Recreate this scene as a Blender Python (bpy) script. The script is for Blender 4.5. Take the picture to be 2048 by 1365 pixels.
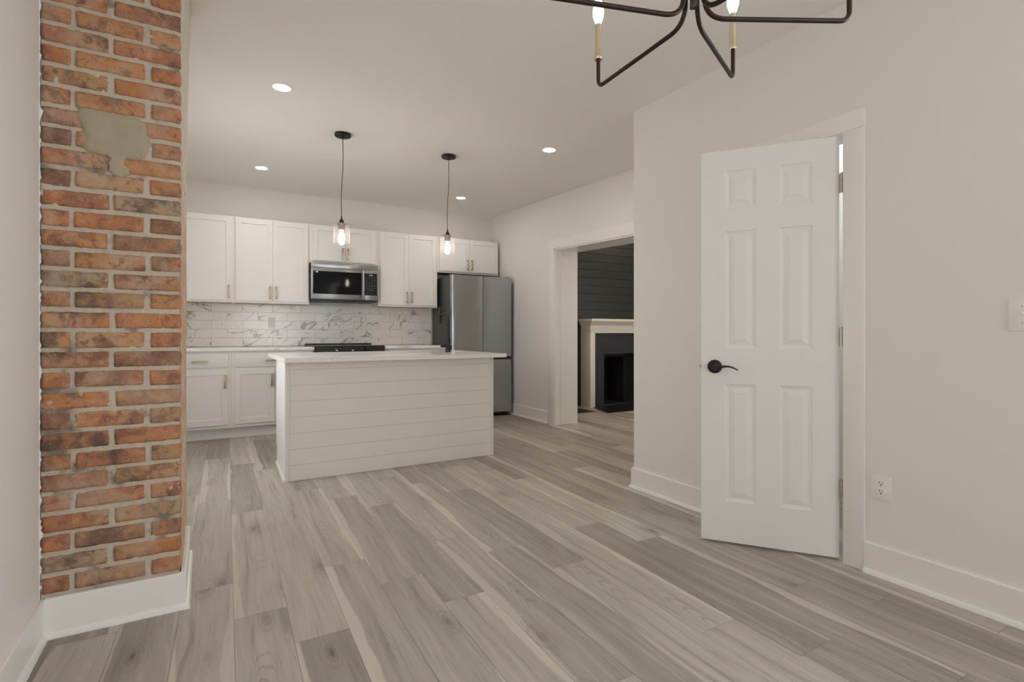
import bpy, bmesh, math, random
from mathutils import Vector, Matrix, noise as mnoise

sc = bpy.context.scene
for o in list(bpy.data.objects):
    bpy.data.objects.remove(o)
COL = sc.collection
PI = math.pi

# ------------------------------------------------------------------ camera, world, exposure
CAM_H = 1.064
cd = bpy.data.cameras.new('camera')
cam = bpy.data.objects.new('camera', cd)
COL.objects.link(cam)
cam.location = (0, 0, CAM_H)
cam.rotation_euler = (math.radians(90), 0, math.radians(-30.28))
cd.sensor_width = 36.0
cd.lens = 1048 * 36 / 2048
cd.shift_y = -15.5 / 2048
cd.clip_start = 0.05
sc.camera = cam

W = bpy.data.worlds.new('sky')
sc.world = W
W.use_nodes = True
_bg = W.node_tree.nodes['Background']
_bg.inputs['Color'].default_value = (0.93, 0.965, 1.0, 1)
_bg.inputs['Strength'].default_value = 7.4

sc.view_settings.view_transform = 'Standard'
sc.view_settings.look = 'None'
sc.view_settings.exposure = 0.0
sc.view_settings.gamma = 1.0
sc.view_settings.use_curve_mapping = False
try:
    sc.cycles.use_denoising = True
    sc.cycles.max_bounces = 14
    sc.cycles.diffuse_bounces = 8
    sc.cycles.glossy_bounces = 5
    sc.cycles.transparent_max_bounces = 12
    sc.cycles.sample_clamp_indirect = 6.0
    sc.cycles.caustics_reflective = False
    sc.cycles.caustics_refractive = False
except Exception:
    pass

LAMP = (1.0, 0.87, 0.70)          # lamp colour
DISC = 158.0                       # recessed lamp radiance
BULB = 95.0                        # pendant bulb radiance
CANDLE = 7.0                      # dimmed candle bulb radiance


def portal(name, loc, rot, sx, sy):
    ld = bpy.data.lights.new(name, 'AREA')
    ld.shape = 'RECTANGLE'
    ld.size, ld.size_y = sx, sy
    ld.cycles.is_portal = True
    o = bpy.data.objects.new(name, ld)
    COL.objects.link(o)
    o.location = loc
    o.rotation_euler = rot
    return o


# ------------------------------------------------------------------ room measures
XL, XR, XK = -0.50, 2.551, 3.49      # left wall, right partition, kitchen right wall
YB, YN, YR = 6.59, 2.70, -3.2        # back wall, end of partition, wall behind the camera
XJ = 3.80                            # far face of the thick wall
YF = 6.12                            # black wall of the next room


def zc(y):                           # the old ceiling rises slightly to the back of the kitchen
    return 2.592 if y <= YN else 2.592 + (y - YN) * (2.703 - 2.592) / (YB - YN)


portal('daylight_portal_kitchen', (XL - 0.06, 4.25, 1.25), (0, math.radians(-90), 0), 1.0, 1.0)
portal('daylight_portal_rear', (1.5, YR - 0.06, 1.45), (math.radians(90), 0, 0), 1.4, 1.5)
portal('daylight_portal_next_room', (6.55, 1.94, 1.5), (math.radians(90), 0, 0), 0.9, 1.4)
portal('daylight_portal_side', (XR + 0.06, -0.475, 1.575), (0, math.radians(90), 0), 1.45, 1.85)
for p in list(bpy.data.objects):
    if p.name.startswith('daylight_portal'):
        p['kind'] = 'helper'


# ------------------------------------------------------------------ material helpers
class NT:
    def __init__(self, name):
        self.m = bpy.data.materials.new(name)
        self.m.use_nodes = True
        self.nt = self.m.node_tree
        self.n = self.nt.nodes
        self.b = self.n['Principled BSDF']
        self.out = self.n['Material Output']

    def link(self, a, b):
        self.nt.links.new(a, b)

    def put(self, sock, v):
        if isinstance(v, bpy.types.NodeSocket):
            self.link(v, sock)
        elif isinstance(v, (tuple, list)) and sock.type == 'RGBA' and len(v) == 3:
            sock.default_value = (*v, 1)
        else:
            sock.default_value = v

    def node(self, t, **kw):
        nd = self.n.new(t)
        for k, v in kw.items():
            setattr(nd, k, v)
        return nd

    def math(self, op, a, b=0.0, c=0.0, clamp=False):
        nd = self.node('ShaderNodeMath', operation=op, use_clamp=clamp)
        for i, v in enumerate((a, b, c)):
            self.put(nd.inputs[i], v)
        return nd.outputs[0]

    def sstep(self, x, a, b, lo=0.0, hi=1.0):
        nd = self.node('ShaderNodeMapRange', interpolation_type='SMOOTHSTEP')
        for i, v in enumerate((x, a, b, lo, hi)):
            self.put(nd.inputs[i], v)
        return nd.outputs[0]

    def xyz(self, x, y, z):
        nd = self.node('ShaderNodeCombineXYZ')
        for i, v in enumerate((x, y, z)):
            self.put(nd.inputs[i], v)
        return nd.outputs[0]

    def sep(self, v):
        nd = self.node('ShaderNodeSeparateXYZ')
        self.put(nd.inputs[0], v)
        return nd.outputs

    def noise(self, vec, scale=5.0, detail=3.0, rough=0.5, dist=0.0):
        nd = self.node('ShaderNodeTexNoise')
        self.put(nd.inputs['Vector'], vec)
        nd.inputs['Scale'].default_value = scale
        nd.inputs['Detail'].default_value = detail
        nd.inputs['Roughness'].default_value = rough
        nd.inputs['Distortion'].default_value = dist
        return nd.outputs[0]

    def mix(self, f, a, b, blend='MIX'):
        nd = self.node('ShaderNodeMix', data_type='RGBA', blend_type=blend)
        self.put(nd.inputs[0], f)
        self.put(nd.inputs[6], a)
        self.put(nd.inputs[7], b)
        return nd.outputs[2]

    def pos(self):
        return self.node('ShaderNodeNewGeometry').outputs['Position']

    def obj(self):
        return self.node('ShaderNodeTexCoord').outputs['Object']

    def attr(self, name):
        nd = self.node('ShaderNodeAttribute', attribute_name=name)
        return nd

    def bump(self, h, strength=0.2, dist=0.01):
        nd = self.node('ShaderNodeBump')
        nd.inputs['Strength'].default_value = strength
        nd.inputs['Distance'].default_value = dist
        self.put(nd.inputs['Height'], h)
        self.link(nd.outputs[0], self.b.inputs['Normal'])

    def base(self, c):
        self.put(self.b.inputs['Base Color'], c)

    def set(self, rough=None, metal=None, spec=None):
        if rough is not None:
            self.put(self.b.inputs['Roughness'], rough)
        if metal is not None:
            self.b.inputs['Metallic'].default_value = metal
        if spec is not None:
            self.b.inputs['Specular IOR Level'].default_value = spec


def paint(name, col, rough=0.5, metal=0.0, var=0.03, scale=6.0, bump=0.0, bscale=120.0, spec=0.5):
    t = NT(name)
    p = t.obj()
    n = t.noise(p, scale, 4)
    dark = tuple(c * (1 - var) for c in col)
    lite = tuple(min(1, c * (1 + var)) for c in col)
    t.base(t.mix(n, dark, lite))
    t.set(rough, metal, spec)
    if bump:
        t.bump(t.noise(p, bscale, 3), bump, 0.002)
    return t.m


def emit(name, col, strength):
    t = NT(name)
    e = t.node('ShaderNodeEmission')
    e.inputs[0].default_value = (*col, 1)
    e.inputs[1].default_value = strength
    t.link(e.outputs[0], t.out.inputs[0])
    return t.m


def clear_glass(name, edge=0.75, base=0.03, milk=0.0):
    """thin clear glass: see-through, a fresnel reflection and a white veil for the lit look of its edges"""
    t = NT(name)
    tr = t.node('ShaderNodeBsdfTransparent')
    gl = t.node('ShaderNodeBsdfGlossy')
    gl.inputs['Roughness'].default_value = 0.03
    lw = t.node('ShaderNodeLayerWeight')
    lw.inputs['Blend'].default_value = 0.35
    fac = t.math('POWER', lw.outputs['Facing'], 3.0)
    f = t.math('MULTIPLY_ADD', fac, edge, base, clamp=True)
    mx = t.node('ShaderNodeMixShader')
    t.put(mx.inputs[0], f)
    t.link(tr.outputs[0], mx.inputs[1])
    t.link(gl.outputs[0], mx.inputs[2])
    res = mx.outputs[0]
    if milk:  # whitish veil, strongest at the rims, imitates lit glass edges
        df = t.node('ShaderNodeBsdfTranslucent')
        df.inputs[0].default_value = (0.95, 0.94, 0.91, 1)
        m2 = t.node('ShaderNodeMixShader')
        t.put(m2.inputs[0], t.math('MULTIPLY_ADD', fac, milk * 4, milk, clamp=True))
        t.link(res, m2.inputs[1])
        t.link(df.outputs[0], m2.inputs[2])
        res = m2.outputs[0]
    t.link(res, t.out.inputs[0])
    return t.m


M = {}
M['wall'] = paint('warm_white_wall_paint', (0.81, 0.79, 0.76), 0.55, var=0.012, scale=1.2, bump=0.08, bscale=160)
M['ceiling'] = paint('flat_ceiling_paint', (0.86, 0.838, 0.80), 0.85, var=0.012, scale=1.0, bump=0.05, bscale=140)
M['trim'] = paint('white_trim_paint', (0.85, 0.835, 0.805), 0.35, var=0.01, scale=3)
M['door'] = paint('white_door_paint', (0.82, 0.81, 0.785), 0.4, var=0.01, scale=2, bump=0.05, bscale=220)
M['cabinet'] = paint('white_cabinet_lacquer', (0.84, 0.825, 0.80), 0.35, var=0.01, scale=3)
M['island'] = paint('white_shiplap_paint', (0.86, 0.835, 0.795), 0.45, var=0.012, scale=4)
M['brass'] = paint('brushed_gold_handle', (0.52, 0.385, 0.195), 0.32, 1.0, var=0.05, scale=40)
M['candle_brass'] = paint('aged_brass_sleeve', (0.78, 0.69, 0.50), 0.24, 1.0, var=0.06, scale=30)
M['bronze'] = paint('dark_oiled_bronze', (0.045, 0.032, 0.026), 0.38, 0.7, var=0.15, scale=25)
M['black_metal'] = paint('matte_black_metal', (0.022, 0.021, 0.021), 0.38, 0.5, var=0.1, scale=30)
M['cord'] = paint('dark_fabric_cord', (0.055, 0.042, 0.036), 0.8, var=0.15, scale=80)
M['socket'] = paint('tarnished_socket', (0.20, 0.175, 0.15), 0.4, 0.8, var=0.1, scale=40)
M['nickel'] = paint('satin_nickel', (0.52, 0.46, 0.38), 0.35, 1.0, var=0.08, scale=40)
M['black_gloss'] = paint('black_glass', (0.012, 0.012, 0.013), 0.06, var=0.05)
M['door_glass'] = paint('smoked_oven_glass', (0.012, 0.012, 0.013), 0.05, var=0.05, spec=0.07)
M['black_plastic'] = paint('black_plastic', (0.02, 0.02, 0.021), 0.45, var=0.1, scale=20)
M['dark_side'] = paint('dark_grey_painted_steel', (0.075, 0.074, 0.073), 0.42, 0.2, var=0.05, scale=10)
M['plate'] = paint('white_plastic_plate', (0.845, 0.828, 0.795), 0.3, var=0.01, scale=10)
M['slot'] = paint('dark_slot', (0.03, 0.028, 0.026), 0.6, var=0.1, scale=30)
M['near_black'] = paint('near_black_matte', (0.005, 0.005, 0.005), 0.9, var=0.2, scale=12)
M['ply'] = paint('raw_plywood_edge', (0.52, 0.36, 0.20), 0.7, var=0.12, scale=14)
M['black_wall'] = paint('black_shiplap_paint', (0.016, 0.0158, 0.0155), 0.40, var=0.12, scale=3, bump=0.06, bscale=60)
M['black_tile'] = paint('black_hearth_tile', (0.016, 0.016, 0.016), 0.3, var=0.15, scale=8)
M['mantel'] = paint('cream_mantel_paint', (0.82, 0.78, 0.69), 0.42, var=0.015, scale=4)
M['mark'] = paint('grey_panel_print', (0.30, 0.30, 0.31), 0.5, var=0.02)
M['sticker'] = paint('white_paper_sticker', (0.75, 0.76, 0.76), 0.5, var=0.02)
M['display'] = emit('lit_display_digits', (0.75, 0.82, 0.85), 0.55)
M['disc'] = emit('recessed_lamp_lens', (1.0, 0.935, 0.86), DISC)
M['warm_disc'] = emit('warm_recessed_lens', (1.0, 0.84, 0.62), DISC * 1.9)
M['bulb'] = emit('glowing_filament_bulb', LAMP, BULB)
M['candle_bulb'] = emit('glowing_candle_bulb', LAMP, CANDLE)
M['shade_glass'] = clear_glass('clear_shade_glass', 0.35, 0.03, 0.007)
M['pane'] = clear_glass('window_pane_glass', 0.6, 0.03)


def steel(name, col, rough, bumpd=0.0):
    t = NT(name)
    p = t.obj()
    s = t.sep(p)
    streak = t.noise(t.xyz(t.math('MULTIPLY', s[0], 2.0), t.math('MULTIPLY', s[1], 2.0), t.math('MULTIPLY', s[2], 160.0)), 4.0, 2)
    t.base(t.mix(streak, tuple(c * 0.94 for c in col), tuple(c * 1.05 for c in col)))
    t.set(rough, 1.0)
    t.b.inputs['Anisotropic'].default_value = 0.6
    t.b.inputs['Anisotropic Rotation'].default_value = 0.25
    if bumpd:
        t.bump(t.noise(t.xyz(t.math('MULTIPLY', s[0], 1.0), s[1], t.math('MULTIPLY', s[2], 0.35)), 5.0, 1), bumpd, 0.05)
    return t.m


M['steel'] = steel('brushed_stainless', (0.40, 0.412, 0.428), 0.28)
M['fridge_steel'] = steel('fridge_stainless', (0.425, 0.44, 0.458), 0.24, 0.26)


# --- marble tile and quartz
def marble(name, base, vein, k, scale, per_tile, rough):
    t = NT(name)
    p = t.pos()
    s = t.sep(p)
    if per_tile:
        r = t.sep(t.attr('tile').outputs['Vector'])
        ox, oz = t.math('MULTIPLY', r[0], 9.0), t.math('MULTIPLY', r[1], 9.0)
        x, z = t.math('ADD', s[0], ox), t.math('ADD', s[2], oz)
        # the veins of half of the tiles run the other way
        flip = t.math('MULTIPLY_ADD', t.math('GREATER_THAN', r[2], 0.72), -2.0, 1.0)
        x = t.math('MULTIPLY', x, flip)
    else:
        x, z = s[0], s[1]
    a = math.radians(-34)
    u = t.math('ADD', t.math('MULTIPLY', x, math.cos(a)), t.math('MULTIPLY', z, -math.sin(a)))
    v = t.math('ADD', t.math('MULTIPLY', x, math.sin(a)), t.math('MULTIPLY', z, math.cos(a)))
    vec = t.xyz(t.math('MULTIPLY', u, 1.0 * scale), t.math('MULTIPLY', v, 2.6 * scale), 0.0)
    n1 = t.noise(vec, 1.25, 5, 0.55, 0.6)
    n2 = t.noise(vec, 4.1, 4, 0.6, 0.9)
    n3 = t.noise(vec, 1.1, 2, 0.5, 0.3)
    v1 = t.sstep(t.math('ABSOLUTE', t.math('SUBTRACT', n1, 0.5)), 0.0, t.math('MULTIPLY_ADD', n3, 0.055, 0.0), 1.0, 0.0)
    v2 = t.sstep(t.math('ABSOLUTE', t.math('SUBTRACT', n2, 0.47)), 0.0, 0.018, 1.0, 0.0)
    gate = t.sstep(n3, 0.46, 0.58)
    v1 = t.math('MULTIPLY', v1, t.math('MULTIPLY_ADD', gate, 0.9, 0.1))
    v2 = t.math('MULTIPLY', v2, t.sstep(n3, 0.42, 0.62))
    f = t.math('MULTIPLY', t.math('MAXIMUM', v1, t.math('MULTIPLY', v2, 0.32)), k)
    cloud = t.mix(t.sstep(n3, 0.40, 0.75), base, tuple(c * 0.95 for c in base))
    t.base(t.mix(f, cloud, vein))
    t.set(rough)
    return t.m


M['tile'] = marble('marble_look_tile', (0.86, 0.84, 0.81), (0.22, 0.205, 0.195), 0.76, 1.55, True, 0.16)
M['quartz'] = marble('veined_white_quartz', (0.88, 0.865, 0.84), (0.50, 0.48, 0.46), 0.55, 0.55, False, 0.14)
M['grout'] = paint('pale_grout', (0.56, 0.535, 0.50), 0.9, var=0.05, scale=30)


# --- floor planks
def floor_material():
    t = NT('grey_oak_plank')
    uv = t.sep(t.node('ShaderNodeUVMap', uv_map='plank').outputs[0])
    u, v = uv[0], uv[1]                                  # metres across and along the plank
    r = t.sep(t.attr('tone').outputs['Vector'])
    off = t.math('MULTIPLY', r[0], 37.0)
    off2 = t.math('MULTIPLY', r[1], 23.0)
    # warp makes the grain flow
    w1 = t.noise(t.xyz(t.math('MULTIPLY', u, 5.0), t.math('MULTIPLY_ADD', v, 1.5, off2), off), 1.0, 2)
    wu = t.math('MULTIPLY_ADD', t.math('SUBTRACT', w1, 0.5), 0.07, u)
    fine = t.noise(t.xyz(t.math('MULTIPLY', wu, 190.0), t.math('MULTIPLY', v, 5.0), off), 1.0, 3, 0.6)
    mid = t.noise(t.xyz(t.math('MULTIPLY', wu, 30.0), t.math('MULTIPLY_ADD', v, 1.3, off2), off), 1.0, 5, 0.62, 0.3)
    broad = t.noise(t.xyz(t.math('MULTIPLY', wu, 11.0), t.math('MULTIPLY_ADD', v, 0.7, off2), off), 1.0, 2)
    tone = t.math('ADD', t.math('MULTIPLY', r[2], 0.72), t.math('MULTIPLY', t.math('SUBTRACT', broad, 0.5), 0.9))
    tone = t.math('ADD', tone, 0.11, clamp=True)
    c = t.mix(tone, (0.275, 0.244, 0.212), (0.515, 0.472, 0.415))
    c = t.mix(t.math('MULTIPLY', t.sstep(mid, 0.49, 0.74), 0.62), c, (0.205, 0.178, 0.153))
    c = t.mix(t.math('MULTIPLY', t.sstep(mid, 0.49, 0.28), 0.34), c, (0.66, 0.61, 0.535))
    c = t.mix(t.math('MULTIPLY', t.sstep(fine, 0.48, 0.78), 0.36), c, (0.20, 0.175, 0.152))
    # cathedral rings on some planks
    du = t.math('SUBTRACT', wu, t.math('MULTIPLY_ADD', r[1], 0.06, 0.06))
    cat = t.math('ADD', t.math('MULTIPLY', t.math('MULTIPLY', du, du), 130.0), t.math('MULTIPLY', v, 1.25))
    ring = t.math('SINE', t.math('MULTIPLY', t.math('ADD', cat, t.math('MULTIPLY', broad, 0.5)), 62.0))
    rm = t.math('MULTIPLY', t.sstep(ring, 0.35, 1.0), t.sstep(t.math('ABSOLUTE', du), 0.055, 0.01))
    vn = t.noise(t.xyz(off2, t.math('MULTIPLY', v, 1.3), off), 1.0, 1)
    rm = t.math('MULTIPLY', rm, t.sstep(vn, 0.55, 0.66))
    c = t.mix(t.math('MULTIPLY', rm, 0.42), c, (0.21, 0.185, 0.16))
    # pale sapwood band along one edge
    wob = t.noise(t.xyz(off, t.math('MULTIPLY', v, 1.2), off2), 1.0, 3)
    edge = t.math('ADD', t.math('MULTIPLY_ADD', wob, 0.13, -0.078), t.math('MULTIPLY', r[1], 0.055))
    sap = t.sstep(t.math('SUBTRACT', u, edge), 0.004, -0.006)
    c = t.mix(t.math('MULTIPLY', sap, t.math('MULTIPLY', t.sstep(r[0], 0.36, 0.54), 0.68)), c, (0.64, 0.595, 0.525))
    edge2 = t.math('ADD', t.math('MULTIPLY_ADD', wob, -0.11, 0.245), t.math('MULTIPLY', r[0], -0.04))
    sap2 = t.sstep(t.math('SUBTRACT', u, edge2), -0.004, 0.006)
    c = t.mix(t.math('MULTIPLY', sap2, t.math('MULTIPLY', t.sstep(r[1], 0.55, 0.35), 0.55)), c, (0.63, 0.585, 0.515))
    # knots
    vor = t.node('ShaderNodeTexVoronoi', feature='F1')
    t.put(vor.inputs['Vector'], t.xyz(t.math('MULTIPLY', wu, 5.6), t.math('MULTIPLY', v, 2.1), off))
    vor.inputs['Scale'].default_value = 1.0
    d = t.math('ADD', vor.outputs['Distance'], t.math('MULTIPLY', t.math('SUBTRACT', mid, 0.5), 0.22))
    cr = t.sep(vor.outputs['Color'])
    pick = t.math('GREATER_THAN', cr[0], 0.42)
    k1 = t.math('MULTIPLY', t.sstep(d, 0.11, 0.0), pick)
    halo = t.math('MULTIPLY', t.sstep(d, 0.34, 0.06), pick)
    kr = t.math('MULTIPLY', t.sstep(t.math('SINE', t.math('MULTIPLY', d, 75.0)), 0.1, 1.0), halo)
    c = t.mix(t.math('MULTIPLY', halo, 0.48), c, (0.27, 0.24, 0.21))
    c = t.mix(t.math('MULTIPLY', kr, 0.40), c, (0.19, 0.165, 0.145))
    c = t.mix(t.math('MULTIPLY', k1, 0.88), c, (0.115, 0.10, 0.088))
    # short dark flecks
    fl = t.noise(t.xyz(t.math('MULTIPLY', u, 95.0), t.math('MULTIPLY', v, 9.0), off2), 1.0, 2)
    c = t.mix(t.math('MULTIPLY', t.sstep(fl, 0.70, 0.80), 0.45), c, (0.15, 0.13, 0.115))
    t.base(c)
    t.set(t.math('MULTIPLY_ADD', fine, 0.14, 0.36))
    t.bump(t.math('ADD', fine, mid), 0.06, 0.002)
    return t.m


M['plank'] = floor_material()
M['seam'] = paint('dark_plank_seam', (0.16, 0.14, 0.12), 0.8, var=0.1)


# --- bricks
def brick_material():
    t = NT('weathered_red_brick')
    p = t.obj()
    c0 = t.attr('brick').outputs['Color']
    rn = t.attr('rand').outputs['Vector']
    vec = t.node('ShaderNodeVectorMath', operation='ADD')
    t.link(p, vec.inputs[0])
    t.link(rn, vec.inputs[1])
    q = vec.outputs[0]
    n1 = t.noise(q, 11.0, 6, 0.62, 0.5)
    n2 = t.noise(q, 34.0, 6, 0.68)
    n3 = t.noise(q, 120.0, 4, 0.7)
    n4 = t.noise(p, 4.2, 5, 0.6, 0.6)
    n5 = t.noise(q, 5.0, 3, 0.5)
    c = t.mix(t.math('MULTIPLY', t.sstep(n1, 0.49, 0.66), 0.7), c0, (0.56, 0.25, 0.085))
    c = t.mix(t.math('MULTIPLY', t.sstep(n5, 0.52, 0.66), 0.6), c, (0.50, 0.345, 0.235))
    c = t.mix(t.math('MULTIPLY', t.sstep(n1, 0.49, 0.36), 0.8), c, (0.215, 0.112, 0.075))
    c = t.mix(t.math('MULTIPLY', t.sstep(n2, 0.53, 0.68), 0.6), c, (0.50, 0.36, 0.25))
    c = t.mix(t.math('MULTIPLY', t.sstep(n2, 0.47, 0.35), 0.7), c, (0.17, 0.092, 0.064))
    # lime bloom and soot that ignore the brick joints
    c = t.mix(t.math('MULTIPLY', t.sstep(n4, 0.53, 0.66), 0.45), c, (0.50, 0.39, 0.29))
    c = t.mix(t.math('MULTIPLY', t.sstep(n4, 0.455, 0.36), 0.72), c, (0.085, 0.062, 0.05))
    c = t.mix(t.math('MULTIPLY', t.sstep(n3, 0.64, 0.74), 0.65), c, (0.62, 0.55, 0.45))
    c = t.mix(t.math('MULTIPLY', t.sstep(n3, 0.38, 0.28), 0.6), c, (0.07, 0.048, 0.038))
    t.base(c)
    t.set(0.9)
    t.bump(t.math('ADD', n2, t.math('MULTIPLY', n3, 0.8)), 0.7, 0.005)
    return t.m


def mortar_material():
    t = NT('sandy_lime_mortar')
    p = t.obj()
    n1 = t.noise(p, 5.0, 4, 0.6)
    n2 = t.noise(p, 120.0, 3, 0.7)
    c = t.mix(n1, (0.46, 0.40, 0.32), (0.60, 0.535, 0.44))
    c = t.mix(t.math('MULTIPLY', t.sstep(n1, 0.47, 0.34), 0.85), c, (0.16, 0.135, 0.11))
    c = t.mix(t.math('MULTIPLY', t.sstep(n2, 0.60, 0.75), 0.4), c, (0.30, 0.26, 0.215))
    t.base(c)
    t.set(0.95)
    t.bump(t.math('ADD', t.noise(p, 40.0, 4), n2), 0.6, 0.004)
    return t.m


def patch_material():
    t = NT('smooth_grey_cement')
    p = t.obj()
    n1 = t.noise(p, 14.0, 4, 0.6, 1.0)
    t.base(t.mix(n1, (0.35, 0.295, 0.205), (0.45, 0.385, 0.275)))
    t.set(0.9)
    t.bump(n1, 0.35, 0.006)
    return t.m


def render_material():
    t = NT('crumbling_lime_render')
    p = t.obj()
    s = t.sep(p)
    q = t.xyz(t.math('MULTIPLY', s[0], 3.0), t.math('MULTIPLY', s[1], 3.0), t.math('MULTIPLY', s[2], 1.0))
    n1 = t.noise(q, 6.0, 5, 0.65)
    n2 = t.noise(p, 60.0, 4, 0.7)
    hi = t.sstep(s[2], 1.3, 2.1)
    brick = t.mix(t.noise(q, 9.0, 4), (0.50, 0.27, 0.15), (0.62, 0.42, 0.28))
    lime = t.mix(n2, (0.50, 0.43, 0.34), (0.76, 0.69, 0.59))
    c = t.mix(t.sstep(t.math('MULTIPLY_ADD', hi, 0.28, n1), 0.42, 0.66), brick, lime)
    c = t.mix(t.math('MULTIPLY', t.sstep(n2, 0.36, 0.24), 0.6), c, (0.20, 0.15, 0.11))
    t.base(c)
    t.set(0.95)
    t.bump(t.math('ADD', n1, n2), 0.6, 0.008)
    return t.m


M['brick'] = brick_material()
M['mortar'] = mortar_material()
M['cement'] = patch_material()
M['render'] = render_material()


def black_brick():
    t = NT('black_painted_brick')
    s = t.sep(t.pos())
    br = t.node('ShaderNodeTexBrick')
    t.put(br.inputs['Vector'], t.xyz(t.math('ADD', s[0], s[1]), s[2], 0.0))
    br.inputs['Scale'].default_value = 1.0
    br.inputs['Brick Width'].default_value = 0.21
    br.inputs['Row Height'].default_value = 0.072
    br.inputs['Mortar Size'].default_value = 0.006
    br.inputs['Color1'].default_value = (0.016, 0.016, 0.016, 1)
    br.inputs['Color2'].default_value = (0.020, 0.0195, 0.019, 1)
    br.inputs['Mortar'].default_value = (0.013, 0.013, 0.013, 1)
    t.base(br.outputs['Color'])
    t.set(0.42)
    h = t.math('ADD', t.math('MULTIPLY', br.outputs['Fac'], -1.0), t.math('MULTIPLY', t.noise(t.pos(), 30.0, 3), 0.4))
    t.bump(h, 0.6, 0.006)
    return t.m


M['black_brick'] = black_brick()


# ------------------------------------------------------------------ mesh helpers
def world_loc(o):
    v = Vector((0, 0, 0))
    while o is not None:
        v += o.location
        o = o.parent
    return v


class MB:
    """collects shapes and links them as ONE mesh object"""
    def __init__(self):
        self.bm = bmesh.new()

    def box(self, x0, x1, y0, y1, z0, z1, bevel=0.0, seg=2):
        t = bmesh.new()
        bmesh.ops.create_cube(t, size=1.0)
        for v in t.verts:
            v.co.x = x0 + (v.co.x + 0.5) * (x1 - x0)
            v.co.y = y0 + (v.co.y + 0.5) * (y1 - y0)
            v.co.z = z0 + (v.co.z + 0.5) * (z1 - z0)
        if bevel > 0:
            bmesh.ops.bevel(t, geom=t.edges[:], offset=bevel, segments=seg, affect='EDGES', profile=0.5)
        self.add(t)
        return self

    def add(self, t, mat=None):
        me = bpy.data.meshes.new('tmp')
        if mat is not None:
            bmesh.ops.transform(t, matrix=mat, verts=t.verts[:])
        t.to_mesh(me)
        t.free()
        self.bm.from_mesh(me)
        bpy.data.meshes.remove(me)

    def poly(self, pts, z0, z1, bevel=0.0):
        """vertical prism over an xy polygon"""
        t = bmesh.new()
        vs = [t.verts.new((x, y, z0)) for x, y in pts]
        f = t.faces.new(vs)
        r = bmesh.ops.extrude_face_region(t, geom=[f])
        for e in r['geom']:
            if isinstance(e, bmesh.types.BMVert):
                e.co.z = z1
        bmesh.ops.recalc_face_normals(t, faces=t.faces[:])
        if bevel:
            bmesh.ops.bevel(t, geom=t.edges[:], offset=bevel, segments=2, affect='EDGES')
        self.add(t)
        return self

    def prism(self, pts3, vec, bevel=0.0):
        """planar 3-D polygon swept along vec"""
        t = bmesh.new()
        vs = [t.verts.new(p) for p in pts3]
        f = t.faces.new(vs)
        r = bmesh.ops.extrude_face_region(t, geom=[f])
        for e in r['geom']:
            if isinstance(e, bmesh.types.BMVert):
                e.co += Vector(vec)
        bmesh.ops.recalc_face_normals(t, faces=t.faces[:])
        if bevel:
            bmesh.ops.bevel(t, geom=t.edges[:], offset=bevel, segments=2, affect='EDGES')
        self.add(t)
        return self

    def lathe(self, prof, c=(0, 0, 0), axis='Z', seg=28):
        """revolve (radius, height) pairs about an axis through c"""
        t = bmesh.new()
        rings = []
        for r, h in prof:
            if r < 1e-6:
                rings.append([t.verts.new((0, 0, h))])
            else:
                rings.append([t.verts.new((r * math.cos(2 * PI * k / seg), r * math.sin(2 * PI * k / seg), h)) for k in range(seg)])
        for a, b in zip(rings, rings[1:]):
            for k in range(seg):
                k2 = (k + 1) % seg
                q = [a[k % len(a)], a[k2 % len(a)], b[k2 % len(b)], b[k % len(b)]]
                q = list(dict.fromkeys(q))
                if len(q) >= 3:
                    t.faces.new(q)
        for ring in (rings[0], rings[-1]):
            if len(ring) > 2 and len(prof) > 1 and prof[0] != prof[-1]:
                t.faces.new(ring)
        bmesh.ops.recalc_face_normals(t, faces=t.faces[:])
        rot = {'Z': Matrix.Identity(4), 'X': Matrix.Rotation(PI / 2, 4, 'Y'), 'Y': Matrix.Rotation(-PI / 2, 4, 'X')}[axis]
        self.add(t, Matrix.Translation(c) @ rot)
        return self

    def tube(self, pts, r, seg=12, caps=True):
        """round bar through points; r may be a list"""
        pts = [Vector(p) for p in pts]
        rs = r if isinstance(r, (list, tuple)) else [r] * len(pts)
        t = bmesh.new()
        rings = []
        d0 = (pts[1] - pts[0]).normalized()
        ref = Vector((0, 0, 1)) if abs(d0.z) < 0.9 else Vector((1, 0, 0))
        side = d0.cross(ref).normalized()
        for i, p in enumerate(pts):
            d = (pts[min(i + 1, len(pts) - 1)] - pts[max(i - 1, 0)]).normalized()
            side = (side - d * side.dot(d)).normalized()
            up = d.cross(side)
            rings.append([t.verts.new(p + (side * math.cos(2 * PI * k / seg) + up * math.sin(2 * PI * k / seg)) * rs[i]) for k in range(seg)])
        for a, b in zip(rings, rings[1:]):
            for k in range(seg):
                t.faces.new((a[k], a[(k + 1) % seg], b[(k + 1) % seg], b[k]))
        if caps:
            t.faces.new(rings[0][::-1])
            t.faces.new(rings[-1])
        bmesh.ops.recalc_face_normals(t, faces=t.faces[:])
        self.add(t)
        return self

    def build(self, name, mat, parent=None, local=False, angle=35):
        if parent is not None and not local:
            w = world_loc(parent)
            bmesh.ops.translate(self.bm, verts=self.bm.verts[:], vec=-w)
        me = bpy.data.meshes.new(name)
        self.bm.to_mesh(me)
        self.bm.free()
        me.materials.append(mat)
        if angle:
            for p in me.polygons:
                p.use_smooth = True
            me.set_sharp_from_angle(angle=math.radians(angle))
        o = bpy.data.objects.new(name, me)
        COL.objects.link(o)
        if parent is not None:
            o.parent = parent
        return o


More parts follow.
